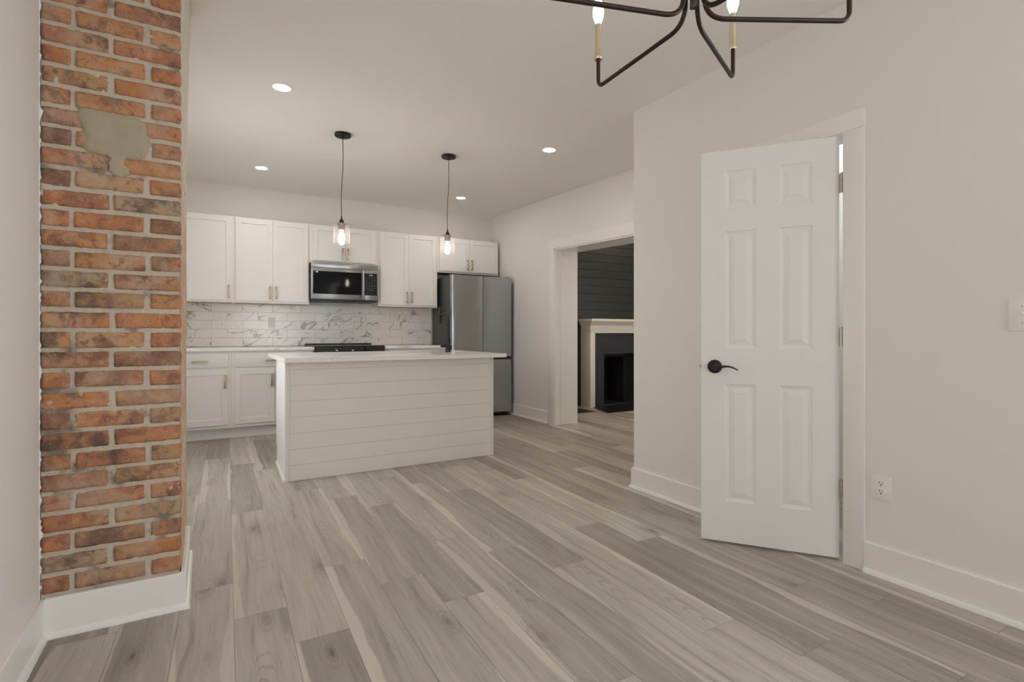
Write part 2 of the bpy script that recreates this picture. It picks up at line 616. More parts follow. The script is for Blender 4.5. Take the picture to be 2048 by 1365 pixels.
def rounded(pts, rad, n=7):
    """polyline with rounded corners; rad per inner corner"""
    P = [Vector(p) for p in pts]
    out = [P[0]]
    for i in range(1, len(P) - 1):
        r = rad[i - 1] if isinstance(rad, (list, tuple)) else rad
        a, b, c = P[i - 1], P[i], P[i + 1]
        u, v = (a - b).normalized(), (c - b).normalized()
        ang = u.angle(v)
        tl = min(r / math.tan(ang / 2), (a - b).length * 0.48, (c - b).length * 0.48)
        s, e = b + u * tl, b + v * tl
        for k in range(n + 1):
            f = k / n
            out.append(s * (1 - f) ** 2 + b * 2 * f * (1 - f) + e * f ** 2)
    out.append(P[-1])
    return out


def tag(o, label, cat, group=None, kind=None):
    o['label'] = label
    o['category'] = cat
    if group:
        o['group'] = group
    if kind:
        o['kind'] = kind
    return o


def thing(name, label, cat, loc=(0, 0, 0), group=None, kind=None):
    o = bpy.data.objects.new(name, None)
    o.empty_display_size = 0.1
    COL.objects.link(o)
    o.location = loc
    return tag(o, label, cat, group, kind)


def copy_tree(root, loc, label):
    r = root.copy()
    COL.objects.link(r)
    r.location = loc
    r['label'] = label
    for ch in list(root.children):
        c = ch.copy()
        COL.objects.link(c)
        c.parent = r
        for g in ch.children:
            d = g.copy()
            COL.objects.link(d)
            d.parent = c
    return r


def struct(name, mb, mat, label, cat, angle=35):
    return tag(mb.build(name, mat, angle=angle), label, cat, kind='structure')


rnd = random.Random(7)

# ================================================================== SETTING
# ---- floor: individual planks as faces of one mesh, running towards the kitchen
PW, PL, SK = 0.182, 1.29, 0.030
joint = {-1: 3.81, 0: 3.49, 1: 3.215, 2: 2.48, 3: 3.49, 4: 3.21, 5: 2.51, 6: 2.255, 7: 1.95, 8: 2.555,
         9: 2.30, 10: 1.985, 11: 2.59, 12: 1.065, 13: 0.735}
pale = {}


def build_floor():
    X0, X1, Y0, Y1 = -0.62, 7.3, -3.32, 6.72
    bm = bmesh.new()
    uvl = bm.loops.layers.uv.new('plank')
    tone = bm.faces.layers.float_vector.new('tone')
    g = 0.0007
    c0 = int(math.floor((X0 - 0.3 - 0.095) / PW)) - 1
    c1 = int(math.ceil((X1 + 0.3 - 0.095) / PW)) + 1
    rr = random.Random(21)
    for c in range(c0, c1):
        ph = joint.get(c, rr.random() * PL)
        ua = 0.095 + c * PW
        k = math.floor((Y0 - ph) / PL) - 1
        y = ph + k * PL
        while y < Y1:
            t = (rr.random(), rr.random(), rr.random())
            flip = rr.random() < 0.5
            q = []
            for (u, v) in ((g, g), (PW - g, g), (PW - g, PL - g), (g, PL - g)):
                yy = y + v
                q.append((ua + u + SK * (yy - 2.4), yy, u, v))
            vs = [bm.verts.new((x, yy, 0.0)) for x, yy, _, _ in q]
            f = bm.faces.new(vs)
            f[tone] = t
            for lp, (_, _, u, v) in zip(f.loops, q):
                lp[uvl].uv = ((PW - u) if flip else u, (PL - v if rr.random() < 0 else v) + t[0] * 3)
            y += PL
    for co, no in (((X0, 0, 0), (-1, 0, 0)), ((X1, 0, 0), (1, 0, 0)), ((0, Y0, 0), (0, -1, 0)), ((0, Y1, 0), (0, 1, 0))):
        bmesh.ops.bisect_plane(bm, geom=bm.verts[:] + bm.edges[:] + bm.faces[:], plane_co=co, plane_no=no, clear_outer=True)
    sub = bmesh.new()
    bmesh.ops.create_cube(sub, size=1.0)
    for v in sub.verts:
        v.co = Vector((X0 + (v.co.x + .5) * (X1 - X0), Y0 + (v.co.y + .5) * (Y1 - Y0), -0.10 + (v.co.z + .5) * 0.099))
    me2 = bpy.data.meshes.new('tmp')
    sub.to_mesh(me2)
    sub.free()
    n0 = len(bm.faces)
    bm.from_mesh(me2)
    bpy.data.meshes.remove(me2)
    bm.faces.ensure_lookup_table()
    for f in bm.faces[n0:]:
        f.material_index = 1
    me = bpy.data.meshes.new('floor')
    bm.to_mesh(me)
    bm.free()
    me.materials.append(M['plank'])
    me.materials.append(M['seam'])
    o = bpy.data.objects.new('floor', me)
    COL.objects.link(o)
    tag(o, 'grey brown wood plank floor running through both rooms', 'floor', kind='structure')


build_floor()

# ---- ceiling
cb = MB()
for xa, xb, ys in ((-0.62, XK + 0.0, (YR - 0.12, YN, YB + 0.12)),):
    pts = [(xa, y, zc(y) if y <= YB else zc(YB) + 0.003) for y in ys]
    cb.prism(pts + [(xa, p[1], 2.84) for p in reversed(pts)], (xb - xa, 0, 0))
cb.box(XK, 7.3, 1.9, YB + 0.12, 2.71, 2.84)
struct('ceiling', cb, M['ceiling'], 'plain off white ceiling with recessed lights above the kitchen', 'ceiling')

# ---- walls
wl = MB()
wl.box(-0.62, XL, YR - 0.12, 3.75, 0, 2.72)
wl.box(-0.62, XL, 4.75, YB + 0.12, 0, 2.72)
wl.box(-0.62, XL, 3.75, 4.75, 0, 0.75)
wl.box(-0.62, XL, 3.75, 4.75, 1.75, 2.72)
# ragged plaster edge left where the wall meets the bare brick
rr = random.Random(3)
edge = []
z = 0.14
while z < 2.59:
    n_ = mnoise.noise(Vector((0.3, 4.1, z * 22))) * 0.6 + mnoise.noise(Vector((2.3, 1.1, z * 75))) * 0.45
    edge.append((XL + 0.0012 + max(0.0, n_ + 0.12) ** 1.4 * 0.016, z))
    z += 0.004
ed = [(XL - 0.01, 2.401, 0.14)] + [(x, 2.401, zz) for x, zz in edge] + [(XL - 0.01, 2.401, 2.59)]
wl.prism(ed, (0, -0.004, 0))
struct('wall_left', wl, M['wall'], 'white wall at the far left edge beside the brick chimney', 'wall')

wb = MB()
wb.box(-0.62, XJ, YB, YB + 0.12, 0, 2.72)
struct('wall_back', wb, M['wall'], 'white back wall of the kitchen above the cabinets', 'wall')

wk = MB()
wk.box(XK, XJ, YN - 0.12, 3.15, 0, 2.72)
wk.box(XK, XJ, 5.0, YB, 0, 2.72)
wk.prism([(XK, 3.15, 1.992), (XK, 5.0, 2.048), (XK, 5.0, 2.72), (XK, 3.15, 2.72)], (XJ - XK, 0, 0))
struct('wall_kitchen_side', wk, M['wall'], 'thick white kitchen side wall with the wide cased opening', 'wall')

DY0, DY1, DZ = 1.323, 1.975, 1.997    # door opening in the partition
wr = MB()
wr.box(XR, XR + 0.12, -1.4, 0.45, 0, 0.85).box(XR, XR + 0.12, -1.4, 0.45, 2.30, 2.72)
wr.box(XR, XR + 0.12, YR - 0.12, -1.4, 0, 2.72).box(XR, XR + 0.12, 0.45, DY0 - 0.02, 0, 2.72)
wr.box(XR, XR + 0.12, DY1 + 0.02, YN, 0, 2.72)
wr.box(XR, XR + 0.12, DY0 - 0.02, DY1 + 0.02, DZ + 0.02, 2.72)
wr.box(XR + 0.12, XK, YN - 0.12, YN, 0, 2.72)
struct('wall_right', wr, M['wall'], 'white partition wall on the right that holds the open door', 'wall')

wc = MB()
wc.box(XK, XK + 0.1, 0.5, YN - 0.12, 0, 2.72)
wc.box(XR + 0.12, XK + 0.1, 0.4, 0.5, 0, 2.72)
struct('wall_closet', wc, M['wall'], 'white wall of the small room behind the open door', 'wall')
we = MB()
we.box(-0.62, 0.8, YR - 0.12, YR, 0, 2.72)
we.box(2.2, XR, YR - 0.12, YR, 0, 2.72)
we.box(0.8, 2.2, YR - 0.12, YR, 0, 0.70)
we.box(0.8, 2.2, YR - 0.12, YR, 2.2, 2.72)
struct('wall_rear', we, M['wall'], 'white wall with one wide window behind the viewer', 'wall')

# next room: black shiplap fireplace wall
wf = MB()
FX0, FX1, FZ = 5.035, 6.15, 0.76
wf.box(XJ, 4.80, YF + 0.014, YB, 0, 2.72)
wf.box(6.45, 7.3, YF + 0.014, YB, 0, 2.72)
wf.box(4.80, 6.45, YF + 0.014, YB, 1.1, 2.72)
z = 0.088 - 0.12
while z < 2.70:
    za, zb = max(z + 0.0035, 0.0), min(z + 0.1195, 2.70)
    if zb > 0.02:
        segs = [(XJ, 7.2)] if za > 1.10 else [(XJ, 4.80), (6.45, 7.2)]
        for xa, xb in segs:
            wf.box(xa, xb, YF, YF + 0.016, za, zb, 0.0018, 1)
    z += 0.12
struct('wall_fireplace', wf, M['black_wall'], 'black shiplap wall above the fireplace in the next room', 'wall')
wo = MB()
wo.box(7.2, 7.3, 1.9, YF, 0, 2.72)
wo.box(XJ, 6.1, 1.9, 2.0, 0, 2.72).box(7.0, 7.3, 1.9, 2.0, 0, 2.72)
wo.box(6.1, 7.0, 1.9, 2.0, 0, 0.8).box(6.1, 7.0, 1.9, 2.0, 2.2, 2.72)
struct('wall_far_room', wo, M['wall'], 'white walls of the next room out of sight', 'wall')


# ---- baseboards with quarter-round shoe
def base_run(mb, pts, h, t=0.014, shoe=0.013, sh=0.02):
    """baseboard with its shoe swept along a polyline (xy), mitred at the corners; the room lies to the right of the path"""
    P = [Vector((x, y)) for x, y in pts]
    prof = [(0, 0), (t + shoe, 0), (t + shoe * 0.92, sh * 0.45), (t + shoe * 0.6, sh * 0.85), (t, sh), (t, h - 0.004), (t - 0.004, h), (0, h)]
    nrm = []
    for a, c in zip(P, P[1:]):
        d = (c - a).normalized()
        nrm.append(Vector((d.y, -d.x)))
    tb = bmesh.new()
    rows = []
    for k, p in enumerate(P):
        if k == 0:
            m = nrm[0]
        elif k == len(P) - 1:
            m = nrm[-1]
        else:
            m = (nrm[k - 1] + nrm[k])
            m = m / (1 + nrm[k - 1].dot(nrm[k]))
        rows.append([tb.verts.new((p.x + m.x * o, p.y + m.y * o, z)) for o, z in prof])
    n = len(prof)
    for a, c in zip(rows, rows[1:]):
        for k in range(n):
            tb.faces.new((a[k], a[(k + 1) % n], c[(k + 1) % n], c[k]))
    tb.faces.new(rows[0])
    tb.faces.new(rows[-1][::-1])
    bmesh.ops.recalc_face_normals(tb, faces=tb.faces[:])
    mb.add(tb)


b = MB()
base_run(b, [(XK - 0.03, YN), (XR, YN), (XR, DY1 + 0.0955)], 0.136)
base_run(b, [(XR, 1.2285), (XR, YR + 0.03)], 0.136)
struct('baseboard_right', b, M['trim'], 'white baseboard along the right partition wall', 'baseboard')
b = MB()
base_run(b, [(XL, YR + 0.03), (XL, 2.4045)], 0.136)
struct('baseboard_left', b, M['trim'], 'white baseboard along the left wall', 'baseboard')
b = MB()
base_run(b, [(XK, YB - 0.002), (XK, 5.1125)], 0.14)
struct('baseboard_kitchen', b, M['trim'], 'white baseboard between the fridge and the cased opening', 'baseboard')

# ---- casing of the wide opening
t1 = MB()
t1.box(XK - 0.015, XK, 4.995, 5.105, 0, 2.052, 0.002)
t1.box(XK - 0.015, XK, 3.03, 3.145, 0, 1.99, 0.002)
t1.prism([(XK - 0.018, 3.02, 1.978), (XK - 0.018, 5.112, 2.042), (XK - 0.018, 5.112, 2.145), (XK - 0.018, 3.02, 2.103)], (0.018, 0, 0), 0.002)
# jamb lining
t1.box(XK - 0.006, XJ + 0.004, 4.975, 4.999, 0, 2.03)
t1.box(XK - 0.006, XJ + 0.004, 3.151, 3.175, 0, 1.98)
t1.prism([(XK - 0.006, 3.175, 1.968), (XK - 0.006, 4.975, 2.023), (XK - 0.006, 4.975, 2.045), (XK - 0.006, 3.175, 1.99)], (XJ - XK + 0.01, 0, 0))
# stop strip
t1.box(XK + 0.07, XK + 0.085, 4.965, 4.975, 0, 2.02)
struct('trim_1', t1, M['trim'], 'white casing around the wide opening to the next room', 'trim')

# ---- casing of the open door
t2 = MB()
t2.box(XR - 0.011, XR, 1.229, 1.3195, 0, 1.992, 0.0015)
t2.box(XR - 0.011, XR, DY1 + 0.008, DY1 + 0.095, 0, 1.992, 0.0015)
t2.box(XR - 0.013, XR, 1.227, DY1 + 0.097, 1.9925, 2.074, 0.0015)
t2.box(XR - 0.004, XR + 0.122, DY0 - 0.0195, DY0, 0, DZ)
t2.box(XR - 0.004, XR + 0.122, DY1, DY1 + 0.0195, 0, DZ)
t2.box(XR - 0.004, XR + 0.122, DY0, DY1, DZ - 0.012, DZ + 0.0195)
struct('trim_2', t2, M['trim'], 'white casing around the open six panel door', 'trim')


# ---- windows (kitchen left wall, behind the camera, and two added for daylight)
def window(n, x0, x1, y0, y1, z0, z1, label):
    root = thing('window_%d' % n, label, 'window', ((x0 + x1) / 2, (y0 + y1) / 2, z0), kind='structure')
    alongx = (x1 - x0) > (y1 - y0)
    f = MB()
    w = 0.045
    if alongx:
        ya, yb = y0 + 0.03, y1 - 0.03
        f.box(x0, x0 + w, ya, yb, z0, z1).box(x1 - w, x1, ya, yb, z0, z1)
        f.box(x0 + w, x1 - w, ya, yb, z0, z0 + w).box(x0 + w, x1 - w, ya, yb, z1 - w, z1)
        zm = (z0 + z1) / 2
        f.box(x0 + w, x1 - w, ya, yb, zm - 0.02, zm + 0.02)
        g = MB().box(x0 + w, x1 - w, (ya + yb) / 2 - 0.002, (ya + yb) / 2 + 0.002, z0 + w, z1 - w)
    else:
        xa, xb = x0 + 0.03, x1 - 0.03
        f.box(xa, xb, y0, y0 + w, z0, z1).box(xa, xb, y1 - w, y1, z0, z1)
        f.box(xa, xb, y0 + w, y1 - w, z0, z0 + w).box(xa, xb, y0 + w, y1 - w, z1 - w, z1)
        zm = (z0 + z1) / 2
        f.box(xa, xb, y0 + w, y1 - w, zm - 0.02, zm + 0.02)
        g = MB().box((xa + xb) / 2 - 0.002, (xa + xb) / 2 + 0.002, y0 + w, y1 - w, z0 + w, z1 - w)
    f.build('window_frame', M['trim'], root)
    g.build('window_pane', M['pane'], root)


window(1, -0.62, XL, 3.75, 4.75, 0.75, 1.75, 'white sash window on the kitchen wall behind the chimney')
window(2, 0.8, 2.2, YR - 0.12, YR, 0.70, 2.2, 'white sash window behind the viewer')
window(3, XR, XR + 0.12, -1.4, 0.45, 0.85, 2.30, 'added wide white sash window on the right wall behind the viewer')  # invented opening, added so daylight reaches the left wall and chimney
window(4, 6.1, 7.0, 1.9, 2.0, 0.80, 2.20, 'added white sash window of the next room, out of sight')  # invented opening, added to brighten the jamb, mantel and floor

# ================================================================== BRICK CHIMNEY
CX0, CX1, CY0, CY1 = XL + 0.002, -0.084, 2.405, 2.985
ch = thing('brick_chimney', 'exposed red brick chimney rising from floor to ceiling on the left', 'chimney', ((CX0 + CX1) / 2, (CY0 + CY1) / 2, 0))


def brick_geo(bm, lay, lay2, x0, x1, y0, y1, z0, z1, col, R, amp=0.0022):
    """one weathered brick with a ragged outline"""
    nx = max(4, int((x1 - x0) / 0.012))
    ny = max(3, int((y1 - y0) / 0.03))
    nz = 5
    t = bmesh.new()
    bmesh.ops.create_cube(t, size=1.0)
    for v in t.verts:
        v.co = Vector((x0 + (v.co.x + .5) * (x1 - x0), y0 + (v.co.y + .5) * (y1 - y0), z0 + (v.co.z + .5) * (z1 - z0)))
    for ax, n in ((0, nx), (2, nz), (1, ny)):
        es = [e for e in t.edges if abs((e.verts[0].co - e.verts[1].co)[ax]) > 1e-5 and
              abs((e.verts[0].co - e.verts[1].co)[ax]) > (x1 - x0, y1 - y0, z1 - z0)[ax] * 0.9]
        bmesh.ops.subdivide_edges(t, edges=es, cuts=n - 1, use_grid_fill=True)
    off = Vector((R.random() * 50, R.random() * 50, R.random() * 50))
    c = Vector(((x0 + x1) / 2, (y0 + y1) / 2, (z0 + z1) / 2))
    hx, hy, hz = (x1 - x0) / 2, (y1 - y0) / 2, (z1 - z0) / 2
    rad = 0.005
    for v in t.verts:
        d = v.co - c
        # rounded arrises
        q = Vector((max(-hx + rad, min(hx - rad, d.x)), max(-hy + rad, min(hy - rad, d.y)), max(-hz + rad, min(hz - rad, d.z))))
        e = d - q
        if e.length > rad:
            e = e.normalized() * rad
        d = q + e
        n = mnoise.noise_vector((c + d + off) * 38.0) * amp + mnoise.noise_vector((c + d + off) * 110.0) * amp * 0.55
        v.co = c + d + n
    me = bpy.data.meshes.new('tmp')
    t.to_mesh(me)
    t.free()
    n0 = len(bm.faces)
    bm.from_mesh(me)
    bpy.data.meshes.remove(me)
    bm.faces.ensure_lookup_table()
    rv = (R.random() * 20, R.random() * 20, R.random() * 20)
    for f in bm.faces[n0:]:
        f.smooth = True
        f[lay] = (*col, 1)
        f[lay2] = rv


def brick_colour(R):
    pal = [((0.46, 0.195, 0.094), 5), ((0.50, 0.245, 0.115), 4), ((0.41, 0.18, 0.098), 4), ((0.355, 0.185, 0.115), 3),
           ((0.46, 0.265, 0.135), 2.5), ((0.27, 0.145, 0.095), 1.5), ((0.39, 0.29, 0.195), 0.8)]
    tot = sum(w for _, w in pal)
    k = R.random() * tot
    for c, w in pal:
        k -= w
        if k <= 0:
            break
    s = 0.9 + R.random() * 0.2
    return tuple(x * s for x in c)


def build_chimney():
    R = random.Random(11)
    bm = bmesh.new()
    lay = bm.faces.layers.float_color.new('brick')
    lay2 = bm.faces.layers.float_vector.new('rand')
    k = -13
    while True:
        z0 = 1.083 + 0.072 * k
        z1 = z0 + 0.0585
        if z0 > 2.58:
            break
        z0 = max(z0, 0.09)
        z1 = min(z1, 2.59)
        j = lambda: (R.random() - 0.5) * 0.009
        if k % 2 == 0:
            a, b_ = -0.301 - 0.007 + j(), -0.301 + 0.008 + j()
            rows = [(CX0, a), (b_, CX1)]
        else:
            a, c = -0.412 + j(), -0.189 + j()
            rows = [(CX0, a - 0.006), (a + 0.006, c - 0.009), (c + 0.009, CX1)]
        for i, (xa, xb) in enumerate(rows):
            yy = CY0 + (R.random() - 0.5) * 0.005
            dz = (R.random() - 0.5) * 0.004
            depth = 0.205 if (i == len(rows) - 1 and k % 2) else 0.10
            brick_geo(bm, lay, lay2, xa, xb, yy, yy + depth, z0 + dz, z1 + dz, brick_colour(R), R)
        # side courses behind the corner brick
        ys = CY0 + (0.218 if k % 2 else 0.112)
        while ys < CY1 - 0.03:
            ye = min(ys + 0.205, CY1)
            brick_geo(bm, lay, lay2, CX1 - 0.10, CX1 + (R.random() - 0.5) * 0.004, ys, ye, z0, z1, brick_colour(R), R)
            ys = ye + 0.013
        k += 1
    bmesh.ops.translate(bm, verts=bm.verts[:], vec=-ch.location)
    me = bpy.data.meshes.new('brickwork')
    bm.to_mesh(me)
    bm.free()
    me.materials.append(M['brick'])
    o = bpy.data.objects.new('brickwork', me)
    COL.objects.link(o)
    o.parent = ch
    # mortar: a rough core a little behind the brick faces
    t = bmesh.new()
    nx, nz = 84, 500
    y0 = CY0 + 0.0052

    def jit(x, z):
        return mnoise.noise(Vector((x * 60, 3.3, z * 60))) * 0.0030 + mnoise.noise(Vector((x * 14, 7.3, z * 14))) * 0.0028
    grid = []
    path = [(CX0, y0 + 0.03, 0)]
    front = [(CX0 + (CX1 - 0.006 - CX0) * i / nx, y0) for i in range(nx + 1)]
    side = [(CX1 - 0.006, y0 + (CY1 - y0) * i / 24) for i in range(1, 25)]
    line = front + side + [(CX0, CY1)]
    for iz in range(nz + 1):
        z = 0.02 + (2.585 - 0.02) * iz / nz
        row = []
        for i, (x, y) in enumerate(line):
            if i <= nx:
                row.append(t.verts.new((x, y + jit(x, z), z)))
            elif i < len(line) - 1:
                row.append(t.verts.new((x + jit(y, z), y, z)))
            else:
                row.append(t.verts.new((x, y, z)))
        grid.append(row)
    n = len(line)
    for a, b_ in zip(grid, grid[1:]):
        for i in range(n):
            t.faces.new((a[i], a[(i + 1) % n], b_[(i + 1) % n], b_[i]))
    t.faces.new(grid[-1])
    t.faces.new(grid[0][::-1])
    bmesh.ops.recalc_face_normals(t, faces=t.faces[:])
    mb = MB()
    mb.add(t)
    mb.build('mortar', M['mortar'], ch, angle=60)
    # smooth cement patch, a fan of quads with a ragged outline
    out = [(-0.395, 1.875), (-0.34, 1.881), (-0.28, 1.876), (-0.225, 1.872), (-0.19, 1.862), (-0.187, 1.815), (-0.176, 1.78),
           (-0.19, 1.75), (-0.20, 1.722), (-0.235, 1.714), (-0.262, 1.712), (-0.262, 1.688), (-0.243, 1.672), (-0.247, 1.652), (-0.268, 1.640),
           (-0.297, 1.645), (-0.309, 1.665), (-0.312, 1.69), (-0.300, 1.712), (-0.335, 1.715), (-0.372, 1.722), (-0.385, 1.733), (-0.378, 1.775), (-0.386, 1.81), (-0.402, 1.845)]
    fine = []
    for i, p in enumerate(out):
        q = out[(i + 1) % len(out)]
        for s in range(4):
            f = s / 4
            x, z = p[0] * (1 - f) + q[0] * f, p[1] * (1 - f) + q[1] * f
            fine.append((x + mnoise.noise(Vector((x * 70, 1, z * 70))) * 0.004, z + mnoise.noise(Vector((x * 70, 9, z * 70))) * 0.004))
    t = bmesh.new()
    cx, cz = -0.29, 1.80
    rings = []
    for f in (1.0, 0.93, 0.72, 0.45, 0.2):
        depth = {1.0: 0.006, 0.93: -0.003, 0.72: -0.0045, 0.45: -0.0045, 0.2: -0.0045}[f]
        ring = []
        for x, z in fine:
            if z < 1.712:     # the tongue below pulls towards its own centre
                px, pz = -0.277, 1.70
            else:
                px, pz = cx, cz
            X, Z = px + (x - px) * f, pz + (z - pz) * f
            ring.append(t.verts.new((X, CY0 + depth + mnoise.noise(Vector((X * 30, 2, Z * 45))) * 0.0018, Z)))
        rings.append(ring)
    for a, b_ in zip(rings, rings[1:]):
        for i in range(len(a)):
            t.faces.new((a[i], a[(i + 1) % len(a)], b_[(i + 1) % len(a)], b_[i]))
    t.faces.new(rings[-1])
    bmesh.ops.recalc_face_normals(t, faces=t.faces[:])
    mb = MB()
    mb.add(t)
    mb.build('cement_patch', M['cement'], ch, angle=80)
    # crumbling lime render on the side face, thicker near the ceiling
    t = bmesh.new()
    ny, nz = 26, 200
    rows = []
    for iz in range(nz + 1):
        z = 0.15 + (2.588 - 0.15) * iz / nz
        th = 0.004 + 0.016 * max(0, (z - 1.75) / 0.8) ** 1.4
        row = []
        for iy in range(ny + 1):
            y = CY0 + 0.012 + (CY1 - CY0 - 0.012) * iy / ny
            e = min(1, iy / 2.5)
            d = th * e + mnoise.noise(Vector((1.7, y * 22, z * 22))) * 0.0035 + mnoise.noise(Vector((5.1, y * 70, z * 70))) * 0.0018
            row.append(t.verts.new((CX1 - 0.002 + d, y, z)))
        row.append(t.verts.new((CX1 - 0.03, CY1, z)))
        row.insert(0, t.verts.new((CX1 - 0.03, CY0 + 0.012, z)))
        rows.append(row)
    for a, b_ in zip(rows, rows[1:]):
        for i in range(len(a)):
            t.faces.new((a[i], a[(i + 1) % len(a)], b_[(i + 1) % len(a)], b_[i]))
    bmesh.ops.recalc_face_normals(t, faces=t.faces[:])
    mb = MB()
    mb.add(t)
    mb.build('lime_render', M['render'], ch, angle=70)


build_chimney()
b = MB()
fx = CX1
base_run(b, [(XL + 0.0135, CY0), (CX1, CY0), (CX1, CY1 - 0.02)], 0.138, t=0.017)
tag(b.build('baseboard_chimney', M['trim']), 'white baseboard wrapping the foot of the brick chimney', 'baseboard', kind='structure')

# ================================================================== DOOR
A = Vector((2.557, 1.3445, 0))
dang = math.radians(36.4)
DWD = 0.608
door = thing('door_1', 'white six panel interior door standing ajar on the right', 'door', (A.x, A.y, 0), kind='structure')
door.rotation_euler = (0, 0, dang)
# local frame: +Y runs from the hinge to the free edge, -X is the face we see


def door_leaf():
    z0, z1, th = 0.012, 1.987, 0.035
    us = [0.0, 0.109, 0.250, 0.353, 0.494, DWD]
    zs = [z0, 0.217, 0.809, 0.988, 1.579, 1.689, 1.883, z1]
    t = bmesh.new()
    for s in (-1, 1):
        x = 0.0 if s < 0 else th
        gv = [[t.verts.new((x, u, z)) for z in zs] for u in us]
        for i in range(5):
            for k in range(7):
                q = [gv[i][k], gv[i + 1][k], gv[i + 1][k + 1], gv[i][k + 1]]
                if i in (1, 3) and k in (1, 3, 5):
                    # moulded and raised panel: steps inwards and back out
                    prev = q
                    ca, cb_ = us[i], us[i + 1]
                    za, zb = zs[k], zs[k + 1]
                    for ins, dep in ((0.004, 0.0045), (0.011, 0.0060), (0.014, 0.0075), (0.020, 0.0075), (0.040, 0.0030), (0.0425, 0.0015)):
                        xx = x + (dep if s < 0 else -dep)
                        ring = [t.verts.new((xx, ca + ins, za + ins)), t.verts.new((xx, cb_ - ins, za + ins)),
                                t.verts.new((xx, cb_ - ins, zb - ins)), t.verts.new((xx, ca + ins, zb - ins))]
                        for e in range(4):
                            t.faces.new((prev[e], prev[(e + 1) % 4], ring[(e + 1) % 4], ring[e]))
                        prev = ring
                    t.faces.new(prev)
                else:
                    t.faces.new(q)
    # edges
    t.verts.ensure_lookup_table()
    nU, nZ = len(us), len(zs)

    def v(x, u, z):
        for w in t.verts:
            if abs(w.co.x - x) < 1e-6 and abs(w.co.y - u) < 1e-6 and abs(w.co.z - z) < 1e-6:
                return w
    for k in range(nZ - 1):
        for u in (us[0], us[-1]):
            t.faces.new((v(0, u, zs[k]), v(th, u, zs[k]), v(th, u, zs[k + 1]), v(0, u, zs[k + 1])))
    for i in range(nU - 1):
        for z in (zs[0], zs[-1]):
            t.faces.new((v(0, us[i], z), v(th, us[i], z), v(th, us[i + 1], z), v(0, us[i + 1], z)))
    bmesh.ops.recalc_face_normals(t, faces=t.faces[:])
    mb = MB()
    mb.add(t)
    return mb.build('door_leaf', M['door'], door, local=True, angle=8)


door_leaf()
for z in (0.335, 1.045, 1.765):
    h = MB()
    for k in range(3):
        h.lathe([(0.0, 0), (0.0090, 0), (0.0090, 0.0285), (0.0, 0.0285)], (-0.007, -0.009, z - 0.044 + k * 0.0297), seg=14)
    h.lathe([(0.0, 0), (0.0045, 0), (0.0055, 0.004), (0.0, 0.006)], (-0.007, -0.009, z + 0.045), seg=12)
    h.box(-0.0015, 0.030, -0.0035, -0.0005, z - 0.044, z + 0.044)
    h.build('hinge', M['nickel'], door, local=True)
hd = MB()
hy, hz = 0.543, 0.895
hd.lathe([(0.0, 0.0), (0.034, 0.0), (0.0345, -0.004), (0.032, -0.008), (0.024, -0.011), (0.014, -0.013), (0.0125, -0.036), (0.0, -0.036)], (-0.0005, hy, hz), axis='X', seg=36)
hnd = hd.build('door_handle', M['black_metal'], door, local=True)
lv = MB()
pts, rs = [], []
for k in range(22):
    f = k / 21
    pts.append((-0.042 - 0.004 * math.sin(f * PI), hy + 0.004 - 0.112 * f, hz + 0.002 - 0.0095 * math.sin(min(1.0, f * 2.1) * PI / 2) + 0.0125 * math.sin(max(0.0, f - 0.15) / 0.85 * PI) - 0.006 * f ** 3))
    rs.append(0.0085 * (1 - f) ** 2.2 + 0.0034)
lv.tube(pts, rs, 14)
lv.lathe([(0.0, -0.030), (0.0125, -0.030), (0.0145, -0.040), (0.0125, -0.052), (0.0, -0.054)], (0, hy, hz), axis='X', seg=24)
lv.build('lever', M['black_metal'], hnd, local=True)
lt = MB()
lt.box(0.006, 0.029, DWD - 0.001, DWD + 0.001, hz - 0.028, hz + 0.028)
lt.box(0.010, 0.023, DWD, DWD + 0.010, hz - 0.008, hz + 0.008, 0.002)
lt.build('latch', M['nickel'], door, local=True)

# ================================================================== KITCHEN CABINETS
FY = 6.285     # upper face frame
DT = 0.020     # door thickness


def shaker(mb, x0, x1, yf, z0, z1, rail=0.057, t=DT):
    """five-piece shaker front; front plane at yf, thickness towards +y"""
    rc = 0.009
    tb = bmesh.new()
    outer = [(x0, z0), (x1, z0), (x1, z1), (x0, z1)]
    inner = [(x0 + rail, z0 + rail), (x1 - rail, z0 + rail), (x1 - rail, z1 - rail), (x0 + rail, z1 - rail)]
    e = 0.0015
    o0 = [tb.verts.new((x, yf + t, z)) for x, z in outer]
    o1 = [tb.verts.new((x, yf + e, z)) for x, z in outer]
    oc = [(x0 + e, z0 + e), (x1 - e, z0 + e), (x1 - e, z1 - e), (x0 + e, z1 - e)]
    o2 = [tb.verts.new((x, yf, z)) for x, z in oc]
    i0 = [tb.verts.new((x, yf, z)) for x, z in inner]
    ic = [(x0 + rail + .001, z0 + rail + .001), (x1 - rail - .001, z0 + rail + .001), (x1 - rail - .001, z1 - rail - .001), (x0 + rail + .001, z1 - rail - .001)]
    i1 = [tb.verts.new((x, yf + rc, z)) for x, z in ic]
    tb.faces.new(o0)
    for a, b_ in ((o0, o1), (o1, o2), (o2, i0), (i0, i1)):
        for k in range(4):
            tb.faces.new((a[k], a[(k + 1) % 4], b_[(k + 1) % 4], b_[k]))
    tb.faces.new(i1)
    bmesh.ops.recalc_face_normals(tb, faces=tb.faces[:])
    mb.add(tb)


